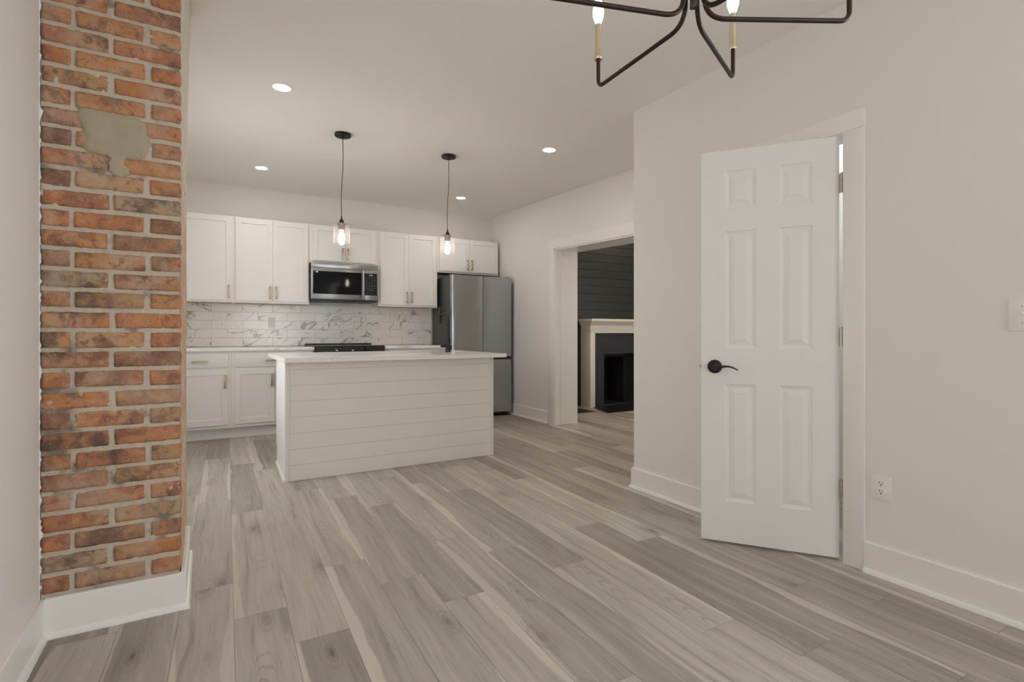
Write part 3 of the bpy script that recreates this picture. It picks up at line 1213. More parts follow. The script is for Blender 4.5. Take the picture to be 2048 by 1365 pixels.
def pull(parent, x, y, z, L, vertical=True):
    """square bar pull with two posts; y = the surface it is screwed to"""
    m = MB()
    s, st = 0.006, 0.026
    if vertical:
        m.box(x - s, x + s, y - st - 2 * s, y - st, z - L / 2, z + L / 2, 0.0015)
        for k in (-1, 1):
            m.box(x - s, x + s, y - st, y, z + k * (L / 2 - 0.012) - s, z + k * (L / 2 - 0.012) + s)
    else:
        m.box(x - L / 2, x + L / 2, y - st - 2 * s, y - st, z - s, z + s, 0.0015)
        for k in (-1, 1):
            m.box(x + k * (L / 2 - 0.012) - s, x + k * (L / 2 - 0.012) + s, y - st, y, z - s, z + s)
    return m.build('handle', M['brass'], parent)


def upper(x0, x1, z0, z1, doors, handles, label):
    root = thing('wall_cabinet', label, 'cabinet', ((x0 + x1) / 2, YB, z0), 'white upper cabinets')
    g = 0.0004
    m = MB()
    m.box(x0 + g, x1 - g, FY + 0.019, YB - 0.001, z0 + 0.012, z1)
    # face frame lip hanging a little below the box
    m.box(x0 + g, x1 - g, FY, FY + 0.019, z0, z1, 0.0008, 1)
    m.box(x0 + g, x0 + 0.016, FY + 0.019, YB - 0.001, z0, z0 + 0.012)
    m.box(x1 - 0.016, x1 - g, FY + 0.019, YB - 0.001, z0, z0 + 0.012)
    m.build('cabinet_box', M['cabinet'], root)
    MB().box(x0 + 0.016, x1 - 0.016, FY + 0.019, YB - 0.0155, z0 + 0.004, z0 + 0.0118).build('bottom_panel', M['ply'], root)
    for (a, b_), hx in zip(doors, handles):
        d = MB()
        shaker(d, a, b_, FY - DT, z0 + 0.024, z1 - 0.008)
        dd = d.build('cabinet_door', M['cabinet'], root)
        if hx is not None:
            pull(dd, hx, FY - DT, z0 + 0.024 + 0.092, 0.138)
    return root


upper(-0.40, 0.253, 1.39, 2.305, [(-0.387, 0.238)], [0.208], 'white single door upper cabinet next to the brick chimney')
upper(0.253, 1.010, 1.39, 2.305, [(0.267, 0.6305), (0.6325, 0.996)], [0.600, 0.663], 'white two door upper cabinet left of the microwave')
upper(1.010, 1.795, 1.868, 2.305, [(1.040, 1.4015), (1.4035, 1.766)], [1.372, 1.433], 'short white two door cabinet directly above the microwave')
upper(1.795, 2.560, 1.39, 2.305, [(1.817, 2.1765), (2.1785, 2.541)], [2.146, 2.209], 'white two door upper cabinet right of the microwave')
upper(2.560, 3.450, 1.846, 2.305, [(2.582, 3.004), (3.006, 3.430)], [2.974, 3.036], 'short white two door cabinet above the fridge')

BF = 5.97      # base face frame


def base_cab(x0, x1, drawers, doors, label):
    root = thing('base_cabinet', label, 'cabinet', ((x0 + x1) / 2, YB, 0), 'white base cabinets')
    g = 0.0004
    m = MB()
    m.box(x0 + g, x1 - g, BF, YB - 0.001, 0.115, 0.8835, 0.0008, 1)
    m.build('cabinet_box', M['cabinet'], root)
    MB().box(x0 + g, x1 - g, BF + 0.075, BF + 0.094, 0, 0.1148).build('toe_kick', M['cabinet'], root)
    for a, b_, hx in drawers:
        d = MB().box(a, b_, BF - DT, BF, 0.722, 0.862, 0.0015)
        dd = d.build('drawer', M['cabinet'], root)
        pull(dd, hx, BF - DT, 0.788, 0.138, False)
    for a, b_, hx in doors:
        d = MB()
        shaker(d, a, b_, BF - DT, 0.148, 0.705)
        dd = d.build('cabinet_door', M['cabinet'], root)
        pull(dd, hx, BF - DT, 0.705 - 0.122, 0.138)
    return root


base_cab(-0.40, 0.2205, [(-0.300, 0.193, -0.0535)], [(-0.300, 0.193, 0.163)], 'white base cabinet with one drawer and door next to the chimney')
base_cab(0.2205, 1.004, [(0.249, 0.990, 0.600)], [(0.249, 0.617, 0.586), (0.622, 0.990, 0.653)], 'white base cabinet partly behind the island, left of the range')
base_cab(1.774, 2.585, [(1.79, 2.57, 2.18)], [(1.79, 2.178, 2.147), (2.182, 2.57, 2.213)], 'white base cabinet behind the island, between range and fridge')

m = MB().box(-0.4, 1.005, 5.925, YB - 0.013, 0.884, 0.915, 0.002)
tag(m.build('countertop', M['quartz']), 'white quartz countertop on the base cabinets left of the range', 'countertop')
m = MB().box(1.773, 2.583, 5.925, YB - 0.013, 0.884, 0.915, 0.002)
tag(m.build('countertop', M['quartz']), 'white quartz countertop between the range and the fridge', 'countertop')


# ---- backsplash: one mesh of bevelled tiles on a grout bed
def backsplash():
    bm = bmesh.new()
    lay = bm.faces.layers.float_vector.new('tile')
    R = random.Random(5)
    x_end = 2.59
    for r in range(-1, 5):
        z0, z1 = 0.9165 + r * 0.0965, 0.9165 + (r + 1) * 0.0965
        x = 0.051 + (0.1525 if r % 2 else 0.0) - 0.305 * 3
        while x < x_end:
            xa, xb = max(x, -0.49), min(x + 0.305, x_end)
            if r == -1:
                xa, xb = max(xa, 1.006), min(xb, 1.772)
            if xb - xa > 0.02:
                t = bmesh.new()
                bmesh.ops.create_cube(t, size=1.0)
                g = 0.001
                for v in t.verts:
                    v.co = Vector((xa + g + (v.co.x + .5) * (xb - xa - 2 * g), YB - 0.013 + (v.co.y + .5) * 0.009, z0 + g + (v.co.z + .5) * (z1 - z0 - 2 * g)))
                bmesh.ops.bevel(t, geom=t.edges[:], offset=0.0008, segments=1, affect='EDGES')
                me = bpy.data.meshes.new('tmp')
                t.to_mesh(me)
                t.free()
                n0 = len(bm.faces)
                bm.from_mesh(me)
                bpy.data.meshes.remove(me)
                bm.faces.ensure_lookup_table()
                rv = (R.random(), R.random(), R.random())
                for f in bm.faces[n0:]:
                    f[lay] = rv
            x += 0.305
    me = bpy.data.meshes.new('tiles')
    bm.to_mesh(me)
    bm.free()
    me.materials.append(M['tile'])
    root = thing('backsplash', 'white marble look tile backsplash with grey veins', 'backsplash', (1.05, YB, 0.915))
    bpy_o = bpy.data.objects.new('tiles', me)
    COL.objects.link(bpy_o)
    bpy_o.data.transform(Matrix.Translation(-root.location))
    bpy_o.parent = root
    MB().box(-0.49, x_end, YB - 0.0055, YB - 0.0005, 0.9165, 1.397).build('grout', M['grout'], root)


backsplash()


# ---- outlets and switch
def outlet(loc, axis, w, h, label, faces=True, group=None, n_sock=2):
    """duplex outlet; axis = '-Y' faces the camera on the back wall, '-X' on the right wall"""
    root = thing('wall_outlet', label, 'outlet', loc, group)
    m = MB().box(-w / 2, w / 2, -0.005, 0, -h / 2, h / 2, 0.002)
    pl = m.build('cover_plate', M['plate'], root, local=True)
    for k in (-1, 1):
        zc_ = k * h * 0.17
        s = MB()
        s.lathe([(0.0, 0.0), (w * 0.21, 0.0), (w * 0.21, -0.0015), (w * 0.20, -0.0025), (0.0, -0.0025)], (0, -0.005, zc_), axis='Y', seg=24)
        s.build('socket', M['plate'], root, local=True)
        q = MB()
        q.box(-w * 0.095, -w * 0.065, -0.0082, -0.0070, zc_ + 0.001, zc_ + h * 0.075)
        q.box(w * 0.060, w * 0.085, -0.0082, -0.0070, zc_ + 0.001, zc_ + h * 0.065)
        q.lathe([(0.0, -0.0012), (w * 0.036, -0.0012), (w * 0.036, 0), (0, 0)], (0, -0.0070, zc_ - h * 0.055), axis='Y', seg=14)
        q.build('slots', M['slot'], root, local=True)
    MB().lathe([(0.0, 0), (0.003, 0), (0.0025, -0.001), (0, -0.001)], (0, -0.005, 0), axis='Y', seg=12).build('screw', M['plate'], root, local=True)
    if axis == '-X':
        root.rotation_euler = (0, 0, -PI / 2)
    return root


outlet((XR, 1.163, 0.389), '-X', 0.080, 0.108, 'white outlet low on the right wall beside the door casing')
yt = YB - 0.0132
outlet((0.150, yt, 1.178), '-Y', 0.075, 0.115, 'white outlet on the marble tile nearest the brick chimney')
outlet((0.652, yt, 1.186), '-Y', 0.075, 0.115, 'white outlet on the marble tile midway to the range')
outlet((2.122, yt, 1.172), '-Y', 0.075, 0.115, 'white outlet on the marble tile right of the range')
sw = thing('light_switch', 'white light switch plate at the right edge of the picture', 'switch', (XR, 0.705, 1.132))
MB().box(-0.006, 0, -0.038, 0.038, -0.059, 0.059, 0.002).build('cover_plate', M['plate'], sw, local=True)
MB().box(-0.0075, -0.0055, -0.007, 0.007, -0.014, 0.014).box(-0.018, -0.007, -0.0045, 0.0045, 0.001, 0.010, 0.0015).build('toggle', M['plate'], sw, local=True)
for zz in (0.03, -0.03):
    MB().lathe([(0, 0), (0.003, 0), (0, -0.0012)], (-0.0055, 0, zz), axis='X', seg=10).build('screw', M['slot'], sw, local=True)

# ================================================================== MICROWAVE
mx0, mx1, my0, mz0, mz1 = 1.013, 1.772, 6.195, 1.435, 1.867
mw = thing('microwave', 'stainless over the range microwave with black glass door', 'microwave', ((mx0 + mx1) / 2, YB, mz0))
MB().box(mx0 + 0.006, mx1 - 0.006, my0 + 0.03, YB - 0.014, mz0, mz1, 0.002).build('case', M['dark_side'], mw)
m = MB().box(mx0 + 0.02, mx1 - 0.02, my0 + 0.012, YB - 0.05, mz0 - 0.006, mz0 + 0.001)
m.box(mx0 + 0.22, mx1 - 0.28, my0 + 0.004, my0 + 0.06, mz0 - 0.012, mz0 + 0.02, 0.003)
m.build('underside_vent', M['black_plastic'], mw)
MB().box(mx0 + 0.002, mx1 - 0.002, my0 + 0.0005, my0 + 0.032, mz1 - 0.058, mz1, 0.0012).build('top_grille', M['steel'], mw)
xs = 1.608
d = MB()
d.box(mx0, xs - 0.001, my0, my0 + 0.032, mz0 + 0.018, mz1 - 0.0595, 0.003)
dr = d.build('microwave_door', M['steel'], mw)
MB().box(mx0 + 0.022, xs - 0.034, my0 - 0.0015, my0 + 0.003, mz0 + 0.075, mz1 - 0.098, 0.0008, 1).build('window_glass', M['door_glass'], dr)
MB().box(mx0 + 0.028, mx0 + 0.050, my0 - 0.0022, my0 - 0.0014, mz1 - 0.112, mz1 - 0.108).build('door_print', M['mark'], dr)
MB().box(mx0 + 0.054, mx0 + 0.076, my0 - 0.0024, my0 - 0.0014, mz1 - 0.118, mz1 - 0.102).build('sticker', M['sticker'], dr)
hl = MB()
pts = []
for k in range(13):
    f = k / 12
    pts.append((xs - 0.024, my0 - 0.034 - 0.012 * math.sin(f * PI), mz0 + 0.030 + f * 0.335))
t = bmesh.new()
prev = None
for p in pts:
    ring = [t.verts.new((p[0] + dx, p[1] + dy, p[2])) for dx, dy in ((-0.014, 0.006), (-0.011, -0.006), (0.011, -0.006), (0.014, 0.006))]
    if prev:
        for k in range(4):
            t.faces.new((prev[k], prev[(k + 1) % 4], ring[(k + 1) % 4], ring[k]))
    else:
        t.faces.new(ring)
    prev = ring
t.faces.new(prev)
bmesh.ops.recalc_face_normals(t, faces=t.faces[:])
hl.add(t)
for zz in (mz0 + 0.045, mz0 + 0.345):
    hl.box(xs - 0.034, xs - 0.014, my0 - 0.03, my0 + 0.001, zz - 0.008, zz + 0.008)
hl.build('door_handle', M['steel'], dr)
p = MB()
p.box(xs + 0.001, mx1, my0, my0 + 0.032, mz0 + 0.018, mz1 - 0.0595, 0.003)
cp = p.build('control_panel', M['steel'], mw)
MB().box(xs - 0.006, mx1 - 0.014, my0 - 0.0015, my0 + 0.003, mz0 + 0.075, mz1 - 0.098, 0.0008, 1).build('panel_glass', M['black_gloss'], cp)
m = MB()


def seg_digit(mb, x, y, z, w, h, segs):
    s = w * 0.2
    rects = {'a': (0, w, h - s, h), 'd': (0, w, 0, s), 'g': (0, w, h / 2 - s / 2, h / 2 + s / 2), 'f': (0, s, h / 2, h), 'b': (w - s, w, h / 2, h), 'e': (0, s, 0, h / 2), 'c': (w - s, w, 0, h / 2)}
    for q in segs:
        a = rects[q]
        mb.box(x + a[0], x + a[1], y - 0.0006, y, z + a[2], z + a[3])


for k in range(3):
    seg_digit(m, xs + 0.058 + k * 0.0135, my0 - 0.0015, mz1 - 0.128, 0.010, 0.017, 'abcdefg')
m.build('clock_display', M['display'], cp)
R = random.Random(4)
for r_ in range(7):
    for c_ in range(4):
        if (r_, c_) in ((1, 1), (6, 0), (6, 3), (2, 3)):
            continue
        w = 0.006 + 0.010 * R.random()
        x = xs + 0.022 + c_ * 0.031
        z = mz1 - 0.160 - r_ * 0.0225
        MB().box(x, x + w, my0 - 0.0021, my0 - 0.0014, z, z + 0.0045).build('touch_key', M['mark'], cp)

# ================================================================== RANGE
rx0, rx1 = 1.009, 1.769
rg = thing('kitchen_range', 'black slide in electric range behind the island', 'range', ((rx0 + rx1) / 2, 6.25, 0))
MB().box(rx0, rx1, 5.955, YB - 0.02, 0.06, 0.905, 0.002).build('oven_body', M['dark_side'], rg)
for x in (rx0 + 0.05, rx1 - 0.05):
    for y in (6.02, 6.5):
        MB().lathe([(0, 0), (0.018, 0), (0.018, 0.062), (0, 0.062)], (x, y, 0), seg=12).build('leveling_foot', M['black_plastic'], rg)
MB().box(rx0 - 0.003, rx1 + 0.003, 5.935, 6.50, 0.9165, 0.9265, 0.0025).build('glass_cooktop', M['black_gloss'], rg)
MB().box(rx0 - 0.003, rx1 + 0.003, 6.50, YB - 0.022, 0.905, 0.943, 0.003).build('rear_vent_trim', M['black_plastic'], rg)
m = MB()
m.prism([(rx0 + 0.004, 5.897, 0.80), (rx0 + 0.004, 5.955, 0.80), (rx0 + 0.004, 5.955, 0.916), (rx0 + 0.004, 5.934, 0.929), (rx0 + 0.004, 5.917, 0.925)], (rx1 - rx0 - 0.008, 0, 0), 0.002)
cpn = m.build('control_panel', M['black_gloss'], rg)
for x, w in ((1.215, 0.02), (1.27, 0.01), (1.31, 0.008), (1.335, 0.012), (1.50, 0.01)):
    MB().box(x, x + w, 5.9095, 5.9125, 0.893, 0.897).build('touch_key', M['mark'], cpn)
for x, z in ((1.224, 0.873), (1.395, 0.871)):
    MB().box(x, x + 0.022, 5.9055, 5.9085, z, z + 0.010).build('sticker', M['sticker'], cpn)
MB().box(rx0 + 0.004, rx1 - 0.004, 5.915, 5.9545, 0.235, 0.792, 0.004).build('oven_door', M['steel'], rg)
MB().tube([(rx0 + 0.05, 5.87, 0.745), (rx1 - 0.05, 5.87, 0.745)], 0.011).box(rx0 + 0.07, rx0 + 0.09, 5.87, 5.918, 0.737, 0.753).box(rx1 - 0.09, rx1 - 0.07, 5.87, 5.918, 0.737, 0.753).build('oven_handle', M['steel'], rg)
MB().box(rx0 + 0.09, rx1 - 0.09, 5.9135, 5.916, 0.34, 0.66).build('oven_window', M['black_gloss'], rg)
MB().box(rx0 + 0.004, rx1 - 0.004, 5.915, 5.9545, 0.075, 0.226, 0.004).build('storage_drawer', M['steel'], rg)

# ================================================================== FRIDGE
fx0, fx1, fy, fsp = 2.600, 3.437, 5.895, 3.026
fr = thing('refrigerator', 'stainless french door refrigerator in the corner right of the cabinets', 'refrigerator', ((fx0 + fx1) / 2, 6.2, 0))
MB().box(fx0 + 0.004, fx1 - 0.004, fy + 0.075, 6.56, 0.045, 1.775, 0.004).build('case', M['dark_side'], fr)
m = MB().box(fx0 + 0.03, fx1 - 0.03, fy + 0.09, 6.5, 0.012, 0.05)
for x in (fx0 + 0.06, fx1 - 0.13, fx1 - 0.05):
    m.lathe([(0, 0), (0.02, 0), (0.02, 0.05), (0, 0.05)], (x, fy + 0.10, 0), seg=14)
m.build('base_grille', M['black_plastic'], fr)


def fridge_door(name, x0, x1, z0, z1, recess):
    """slightly crowned door; recess = 'l'/'r' side with a finger groove, or 't'"""
    t = bmesh.new()
    prof = []
    n = 18
    for k in range(n + 1):
        f = k / n
        x = x0 + (x1 - x0) * f
        e = min(f, 1 - f) * (x1 - x0)
        y = fy + 0.004 * (2 * f - 1) ** 2
        if e < 0.006:
            y += 0.006 * (1 - e / 0.006) ** 2
        prof.append((x, y))
    prof.append((x1, fy + 0.068))
    prof.append((x0, fy + 0.068))
    vb = [t.verts.new((x, y, z0)) for x, y in prof]
    vt = [t.verts.new((x, y, z1)) for x, y in prof]
    t.faces.new(vb)
    t.faces.new(vt)
    for k in range(len(prof)):
        t.faces.new((vb[k], vb[(k + 1) % len(prof)], vt[(k + 1) % len(prof)], vt[k]))
    bmesh.ops.recalc_face_normals(t, faces=t.faces[:])
    mb = MB()
    mb.add(t)
    return mb.build(name, M['fridge_steel'], fr, angle=40)


fridge_door('refrigerator_door', fx0, fsp - 0.004, 0.766, 1.785, 'r')
fridge_door('refrigerator_door', fsp + 0.004, fx1, 0.766, 1.785, 'l')
fridge_door('freezer_drawer', fx0, fx1, 0.055, 0.728, 't')
MB().box(fx0 + 0.01, fx1 - 0.01, fy + 0.018, fy + 0.075, 0.728, 0.766).box(fsp - 0.004, fsp + 0.004, fy + 0.03, fy + 0.075, 0.766, 1.78).build('gasket_recess', M['black_plastic'], fr)
for xa in (fx0 + 0.01, fx1 - 0.09):
    MB().box(xa, xa + 0.08, fy + 0.03, fy + 0.16, 1.776, 1.794, 0.004).build('hinge_cover', M['dark_side'], fr)

# ================================================================== ISLAND
ix0, ix1, iy0 = 0.486, 2.172, 4.042
iz = 0.860
isl = thing('kitchen_island', 'white kitchen island clad in horizontal shiplap boards', 'island', ((ix0 + ix1) / 2, 4.4, 0))
xb_ = 0.506                                   # the end panel is a touch out of square
sx0, sx1, sy0, sy1 = 1.56, 2.10, 4.47, 4.70
m = MB()
m.poly([(ix0 + 0.025, iy0 + 0.02), (sx0 - 0.02, iy0 + 0.02), (sx0 - 0.02, 4.745), (xb_ + 0.022, 4.745)], 0.11, iz - 0.0005)
m.box(sx0 - 0.02, ix1 - 0.022, iy0 + 0.02, 4.745, 0.11, 0.645).box(sx0 - 0.02, ix1 - 0.022, iy0 + 0.02, sy0 - 0.015, 0.645, iz - 0.0005)
m.poly([(ix0 + 0.03, iy0 + 0.02), (ix1 - 0.03, iy0 + 0.02), (ix1 - 0.03, 4.68), (xb_ + 0.03, 4.68)], 0.0, 0.1098)
m.build('cabinet_box', M['cabinet'], isl)
m = MB()
z = 0.112 - 0.115
zt = [0.0, 0.112, 0.226, 0.342, 0.457, 0.572, 0.687, 0.802, iz - 0.0005]
for a, b_ in zip(zt, zt[1:]):
    m.box(ix0 + 0.032, ix1 - 0.026, iy0 + 0.004, iy0 + 0.018, a + (0.0 if a == 0 else 0.0012), b_ - 0.0012, 0.0014, 1)
m.box(ix0 + 0.032, ix1 - 0.026, iy0 + 0.010, iy0 + 0.0195, 0.001, iz - 0.001)
m.build('shiplap_front', M['island'], isl)
# end panel with the toe notch on the kitchen side
d = Vector((xb_ - ix0, 4.765 - iy0, 0))
q = lambda f, z: (ix0 + d.x * f, iy0 + d.y * f, z)
m = MB()
m.prism([q(0.0, 0), q(0.915, 0), q(0.915, 0.115), q(0.935, 0.135), q(1.0, 0.145), q(1.0, iz - 0.0005), q(0.0, iz - 0.0005)], (0.020, 0, 0), 0.0012)
m.build('end_panel', M['cabinet'], isl)
m = MB()
m.prism([(ix1 - 0.020, iy0, 0), (ix1 - 0.020, 4.68, 0), (ix1 - 0.020, 4.68, 0.115), (ix1 - 0.020, 4.76, 0.145), (ix1 - 0.020, 4.76, iz - 0.0005), (ix1 - 0.020, iy0, iz - 0.0005)], (0.020, 0, 0), 0.0012)
m.build('end_panel', M['cabinet'], isl)
m = MB()
for xa, xb in ((ix0 + 0.0205, ix0 + 0.031), (ix1 - 0.0255, ix1 - 0.0205)):
    MB().box(xa, xb, iy0 + 0.001, iy0 + 0.019, 0, iz - 0.001, 0.001).build('corner_trim', M['island'], isl)

m = MB()
n_ = Vector((-d.y, d.x, 0)).normalized()
a = Vector((ix0, iy0, 0))
m.prism([a, a + n_ * 0.012, a + n_ * 0.010 + Vector((0, 0, 0.012)), a + n_ * 0.004 + Vector((0, 0, 0.019)), a + Vector((0, 0, 0.020))], d * 0.915)
m.build('base_shoe', M['trim'], isl)
for x0_, x1_ in ((0.545, 1.06), (1.065, 1.60), (1.605, 2.14)):
    m = MB()
    tb = MB()
    shaker(tb, x0_, x1_, 0, 0.13, 0.845)
    for v in tb.bm.verts:
        v.co.y = 4.766 - v.co.y
    bmesh.ops.reverse_faces(tb.bm, faces=tb.bm.faces[:])
    tb.build('cabinet_door', M['cabinet'], isl)

# worktop with an undermount sink cut-out
cz0, cz1 = 0.861, 0.892
cx0, cx1, cy0, cy1 = 0.463, 2.203, 3.865, 4.985
top = tag(MB().box(cx0, cx1, cy0, sy0, cz0, cz1).box(cx0, cx1, sy1, cy1, cz0, cz1).box(cx0, sx0, sy0, sy1, cz0, cz1).box(sx1, cx1, sy0, sy1, cz0, cz1).build('island_worktop', M['quartz']),
          'white veined quartz worktop overhanging the shiplap island', 'countertop')
m = MB()
m.box(sx0 - 0.012, sx1 + 0.012, sy0 - 0.012, sy0, 0.66, cz0 - 0.0005).box(sx0 - 0.012, sx1 + 0.012, sy1, sy1 + 0.012, 0.66, cz0 - 0.0005)
m.box(sx0 - 0.012, sx0, sy0, sy1, 0.66, cz0 - 0.0005).box(sx1, sx1 + 0.012, sy0, sy1, 0.66, cz0 - 0.0005).box(sx0 - 0.012, sx1 + 0.012, sy0 - 0.012, sy1 + 0.012, 0.65, 0.66)
m.build('sink_basin', M['steel'], isl)

# faucet
fc = thing('kitchen_faucet', 'matte black pull down faucet on the island worktop', 'faucet', (1.902, 4.412, cz1))
m = MB()
m.lathe([(0, 0), (0.027, 0), (0.027, 0.006), (0.024, 0.010), (0.024, 0.125), (0.0215, 0.128), (0, 0.128)], (1.902, 4.412, cz1), seg=28)
m.build('faucet_base', M['black_metal'], fc)
pts = rounded([(1.902, 4.412, cz1 + 0.12), (1.902, 4.412, cz1 + 0.345), (1.902, 4.585, cz1 + 0.345)], 0.055, 10)
MB().tube(pts, 0.0145, 16).build('spout', M['black_metal'], fc)
m = MB()
m.lathe([(0, 0), (0.019, 0), (0.021, 0.006), (0.021, 0.075), (0.0195, 0.078), (0.0195, 0.155), (0, 0.157)], (1.902, 4.600, cz1 + 0.262), seg=24)
m.build('spray_head', M['black_metal'], fc)
m = MB()
m.tube([(1.902, 4.412, cz1 + 0.062), (1.835, 4.412, cz1 + 0.062)], 0.0185, 18)
m.tube([(1.846, 4.412, cz1 + 0.07), (1.840, 4.414, cz1 + 0.155)], [0.0042, 0.0032], 10)
m.build('lever', M['black_metal'], fc)

# ================================================================== CEILING LIGHTS


def ray_ceiling(x, y):
    return zc(y)


def recessed(x, y, label):
    z = zc(y)
    sl = (2.703 - 2.592) / (YB - YN) if y > YN else 0
    root = thing('recessed_light', label, 'ceiling light', (x, y, z - 0.0005), 'recessed ceiling lights')
    root.rotation_euler = (math.atan(sl), 0, 0)
    m = MB()
    m.lathe([(0.052, -0.0045), (0.060, -0.0045), (0.066, -0.002), (0.066, 0.0), (0.052, 0.0), (0.052, -0.0045)], seg=40)
    m.build('trim_ring', M['trim'], root, local=True)
    m = MB()
    m.lathe([(0.0, -0.0035), (0.051, -0.0035), (0.051, -0.001), (0.0, -0.001)], seg=40)
    m.build('lens', M['disc'], root, local=True)
    return root


recessed(0.413, 3.585, 'lit recessed light nearest the brick chimney, in front of the pendants')
recessed(0.466, 5.630, 'lit recessed light above the left upper cabinets')
recessed(2.510, 3.672, 'lit recessed light right of the pendants, near the partition wall')
recessed(2.618, 5.690, 'lit recessed light above the fridge end of the kitchen')


def far_lamp(x, y, label):
    root = thing('recessed_light', label, 'ceiling light', (x, y, 2.7095), 'recessed ceiling lights')
    MB().lathe([(0.052, -0.0045), (0.060, -0.0045), (0.066, -0.002), (0.066, 0.0), (0.052, 0.0), (0.052, -0.0045)], seg=40).build('trim_ring', M['trim'], root, local=True)
    MB().lathe([(0.0, -0.0035), (0.051, -0.0035), (0.051, -0.001), (0.0, -0.001)], seg=40).build('lens', M['warm_disc'], root, local=True)


far_lamp(5.55, 5.72, 'lit recessed light in front of the black fireplace wall')
far_lamp(5.2, 3.6, 'added unseen recessed light in the middle of the next room')  # extra lamp, added to brighten the next room
far_lamp(4.55, 4.9, 'added unseen recessed light just inside the cased opening')  # second extra lamp, also added for brightness beyond the opening
cl = thing('closet_fill_lamp', 'added cool fill lamp for window light in the small room behind the door', 'ceiling light', (3.05, 1.5, 2.5915))  # added fill, stands in for window light showing at the door gap
MB().lathe([(0, 0), (0.12, 0), (0.13, -0.02), (0.12, -0.03), (0, -0.03)], seg=32).build('lamp_base', M['trim'], cl, local=True)
MB().lathe([(0.115, -0.03), (0.11, -0.055), (0.07, -0.075), (0, -0.08)], seg=32).build('diffuser', emit('cool_fill_diffuser', (0.88, 0.97, 1.0), 60.0), cl, local=True)

# ================================================================== PENDANTS
PG = 'glass pendants over the island'


def pendant(x, y, zb, label):
    z = zc(y)
    root = thing('pendant_light', label, 'pendant light', (x, y, z - 0.0008), PG)
    h = zb - root.location.z          # shade top, negative
    m = MB()
    m.lathe([(0, 0), (0.062, 0), (0.062, -0.018), (0.059, -0.022), (0.012, -0.024), (0.010, -0.038), (0, -0.038)], seg=36)
    for sx in (-1, 1):
        m.lathe([(0, 0), (0.005, 0), (0.005, -0.006), (0, -0.008)], (sx * 0.042, -0.008, -0.021), seg=10)
    m.build('canopy', M['black_metal'], root, local=True)
    pts = []
    n = 26
    for k in range(n + 1):
        f = k / n
        w = 0.007 * math.sin(f * PI * 1.6 + 0.5) * math.sin(f * PI) - 0.010 * f
        pts.append((w * 0.8634 + 0.0086 * (0), w * -0.5045, -0.03 + (h + 0.05 + 0.03) * f))
    ex, ey = pts[-1][0], pts[-1][1]
    MB().tube(pts, 0.0028, 8).build('cord', M['cord'], root, local=True)
    m = MB()
    m.lathe([(0, h + 0.062), (0.0035, h + 0.060), (0.007, h + 0.034), (0.010, h + 0.030), (0.017, h + 0.022), (0.0185, h + 0.004), (0.0185, h - 0.002), (0, h - 0.002)], (ex, ey, 0), seg=22)
    m.build('socket_cap', M['bronze'], root, local=True)
    m = MB()
    m.lathe([(0, h - 0.004), (0.032, h - 0.004), (0.032, h - 0.008), (0.027, h - 0.012), (0.0235, h - 0.054), (0, h - 0.054)], (ex, ey, 0), seg=24)
    m.build('socket_ring', M['socket'], root, local=True)
    m = MB()
    R_ = 0.064
    m.lathe([(0.020, h), (R_ - 0.006, h), (R_, h - 0.006), (R_, h - 0.160), (R_ - 0.003, h - 0.160), (R_ - 0.003, h - 0.008), (R_ - 0.007, h - 0.0035), (0.020, h - 0.0035), (0.020, h)], (ex, ey, 0), seg=40)
    m.build('glass_shade', M['shade_glass'], root, local=True)
    m = MB()
    m.lathe([(0, h - 0.0545), (0.011, h - 0.0545), (0.012, h - 0.066), (0.020, h - 0.088), (0.0245, h - 0.112), (0.022, h - 0.134), (0.012, h - 0.152), (0.004, h - 0.158), (0, h - 0.158)], (ex, ey, 0), seg=24)
    m.build('light_bulb', M['bulb'], root, local=True)
    return root


pendant(0.930, 4.235, 1.930, 'clear glass cylinder pendant on the left, in front of the microwave cabinet')
pendant(1.853, 4.285, 1.930, 'clear glass cylinder pendant on the right, in front of the cabinet above the fridge')

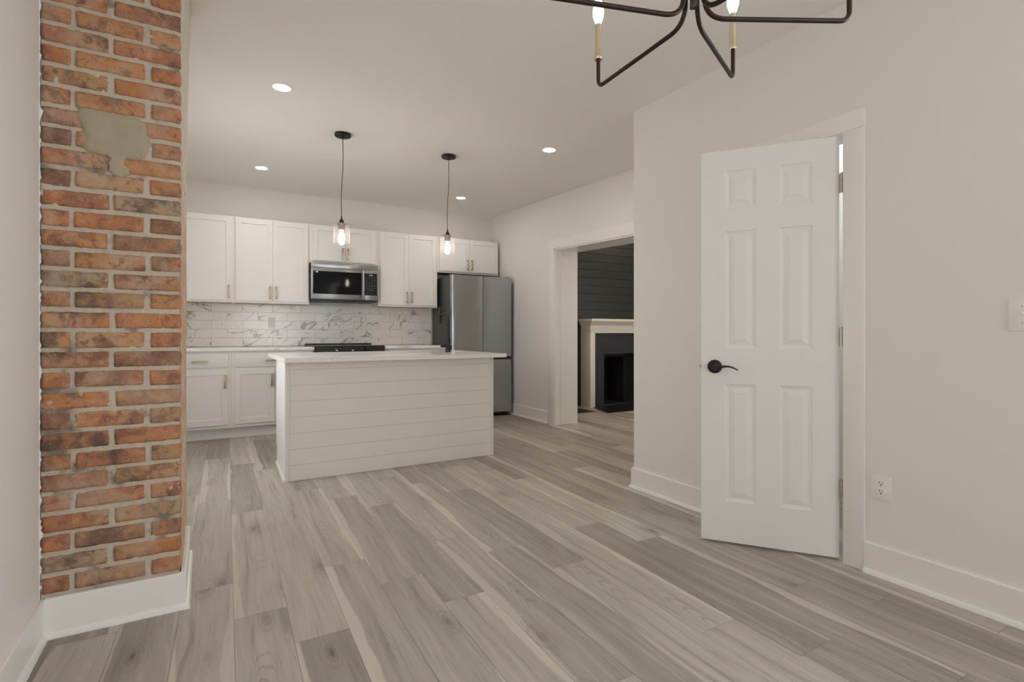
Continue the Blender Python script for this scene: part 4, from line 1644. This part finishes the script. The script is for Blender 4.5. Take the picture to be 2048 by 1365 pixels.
# ================================================================== CHANDELIER
hcx, hcy, zb = 1.0365, 0.8885, 1.839
chn = thing('chandelier', 'dark bronze six arm chandelier with brass candle sleeves hanging over the foreground', 'chandelier', (hcx, hcy, 2.5915))
m = MB()
m.lathe([(0, 2.5915), (0.065, 2.5915), (0.065, 2.575), (0.02, 2.565), (0.008, 2.555), (0.008, 2.25), (0, 2.25)], (hcx, hcy, 0), seg=28)
m.build('ceiling_rod', M['bronze'], chn)
m = MB()
m.lathe([(0, 2.27), (0.016, 2.265), (0.036, 2.25), (0.036, 2.21), (0.016, 2.20), (0.009, 2.19), (0.009, 1.868), (0.0095, 1.866), (0, 1.866)], (hcx, hcy, 0), seg=24)
m.build('center_hub', M['bronze'], chn)
for a, L in ((1.5, 0.39), (53.5, 0.378), (116, 0.40), (193, 0.395), (250, 0.395), (300, 0.395)):
    w = math.radians(a - 30.28)
    dx, dy = math.cos(w), math.sin(w)
    P = lambda r, z: (hcx + dx * r, hcy + dy * r, z)
    path = rounded([P(0.027, 2.225), P(0.027, zb), P(L, zb), P(L, zb + 0.092)], [0.055, 0.026], 10)
    m = MB()
    m.tube(path, 0.0060, 14)
    arm = m.build('arm', M['bronze'], chn)
    m = MB()
    c = P(L, 0)
    m.lathe([(0, zb + 0.086), (0.0125, zb + 0.086), (0.0130, zb + 0.092), (0.0105, zb + 0.096), (0.0105, zb + 0.196), (0, zb + 0.196)], c, seg=24)
    m.build('candle_sleeve', M['candle_brass'], arm)
    m = MB()
    m.lathe([(0, zb + 0.196), (0.0075, zb + 0.196), (0.010, zb + 0.203), (0.0165, zb + 0.222), (0.0175, zb + 0.236), (0.0150, zb + 0.258), (0.008, zb + 0.280), (0.002, zb + 0.293), (0, zb + 0.294)], c, seg=24)
    m.build('candle_bulb', M['candle_bulb'], arm)

# ================================================================== NEXT ROOM: FIREPLACE
fp = thing('fireplace', 'black brick fireplace with cream painted mantel in the next room', 'fireplace', (5.59, YF, 0))
m = MB()
for xa, xb in ((4.735, 4.822), (6.38, 6.467)):
    m.box(xa, xb, 5.89, YF - 0.001, 0, 1.075, 0.003)
m.box(4.735, 6.467, 5.89, YF - 0.001, 1.071, 1.215, 0.002)
# crown under the shelf
tb = bmesh.new()
lo = [tb.verts.new(p) for p in ((4.734, YF - 0.002, 1.175), (4.734, 5.889, 1.175), (6.468, 5.889, 1.175), (6.468, YF - 0.002, 1.175))]
hi = [tb.verts.new(p) for p in ((4.703, YF - 0.002, 1.2325), (4.703, 5.835, 1.2325), (6.499, 5.835, 1.2325), (6.499, YF - 0.002, 1.2325))]
for k in range(4):
    tb.faces.new((lo[k], lo[(k + 1) % 4], hi[(k + 1) % 4], hi[k]))
tb.faces.new(lo)
tb.faces.new(hi)
bmesh.ops.recalc_face_normals(tb, faces=tb.faces[:])
m.add(tb)
m.box(4.690, 6.512, 5.80, YF - 0.001, 1.233, 1.270, 0.003)
m.build('mantel', M['mantel'], fp)
m = MB()
m.box(4.8225, FX0, 5.95, 6.13, 0, 1.0705)
m.box(FX1, 6.3795, 5.95, 6.13, 0, 1.0705)
m.box(FX0, FX1, 5.95, 6.13, FZ, 1.0705)
m.build('brick_surround', M['black_brick'], fp)
m = MB()
m.box(FX0 - 0.05, FX0, 6.13, 6.42, 0, FZ + 0.05)
m.box(FX1, FX1 + 0.05, 6.13, 6.42, 0, FZ + 0.05)
m.box(FX0 - 0.05, FX1 + 0.05, 6.36, 6.42, 0, FZ + 0.05)
m.box(FX0 - 0.05, FX1 + 0.05, 6.13, 6.42, FZ, FZ + 0.05)
m.box(FX0, FX1, 5.95, 6.36, 0.0, 0.022)
m.build('firebox', M['black_brick'], fp)
m = MB()
m.poly([(4.815, 5.948), (4.755, 5.84), (4.608, 5.372), (6.59, 5.372), (6.44, 5.84), (6.385, 5.948)], 0.0, 0.006, 0.001)
m.build('hearth', M['black_tile'], fp)
m = MB()
m.box(5.46, 5.475, 6.0, 6.33, 0.022, 0.70).box(5.475, 6.08, 6.30, 6.33, 0.022, 0.70)  # near-black panels covering the right part of the firebox
m.build('black_panels', M['near_black'], fp)

vt = thing('floor_register', 'black metal floor vent in the next room by the cased opening', 'vent', (4.40, 5.75, 0))
MB().box(4.245, 4.555, 5.56, 5.935, 0.0, 0.004, 0.001).build('vent_frame', M['black_metal'], vt)
m = MB()
for k in range(11):
    m.box(4.27, 4.53, 5.585 + k * 0.031, 5.597 + k * 0.031, 0.004, 0.0065)
m.build('louvers', M['black_plastic'], vt)
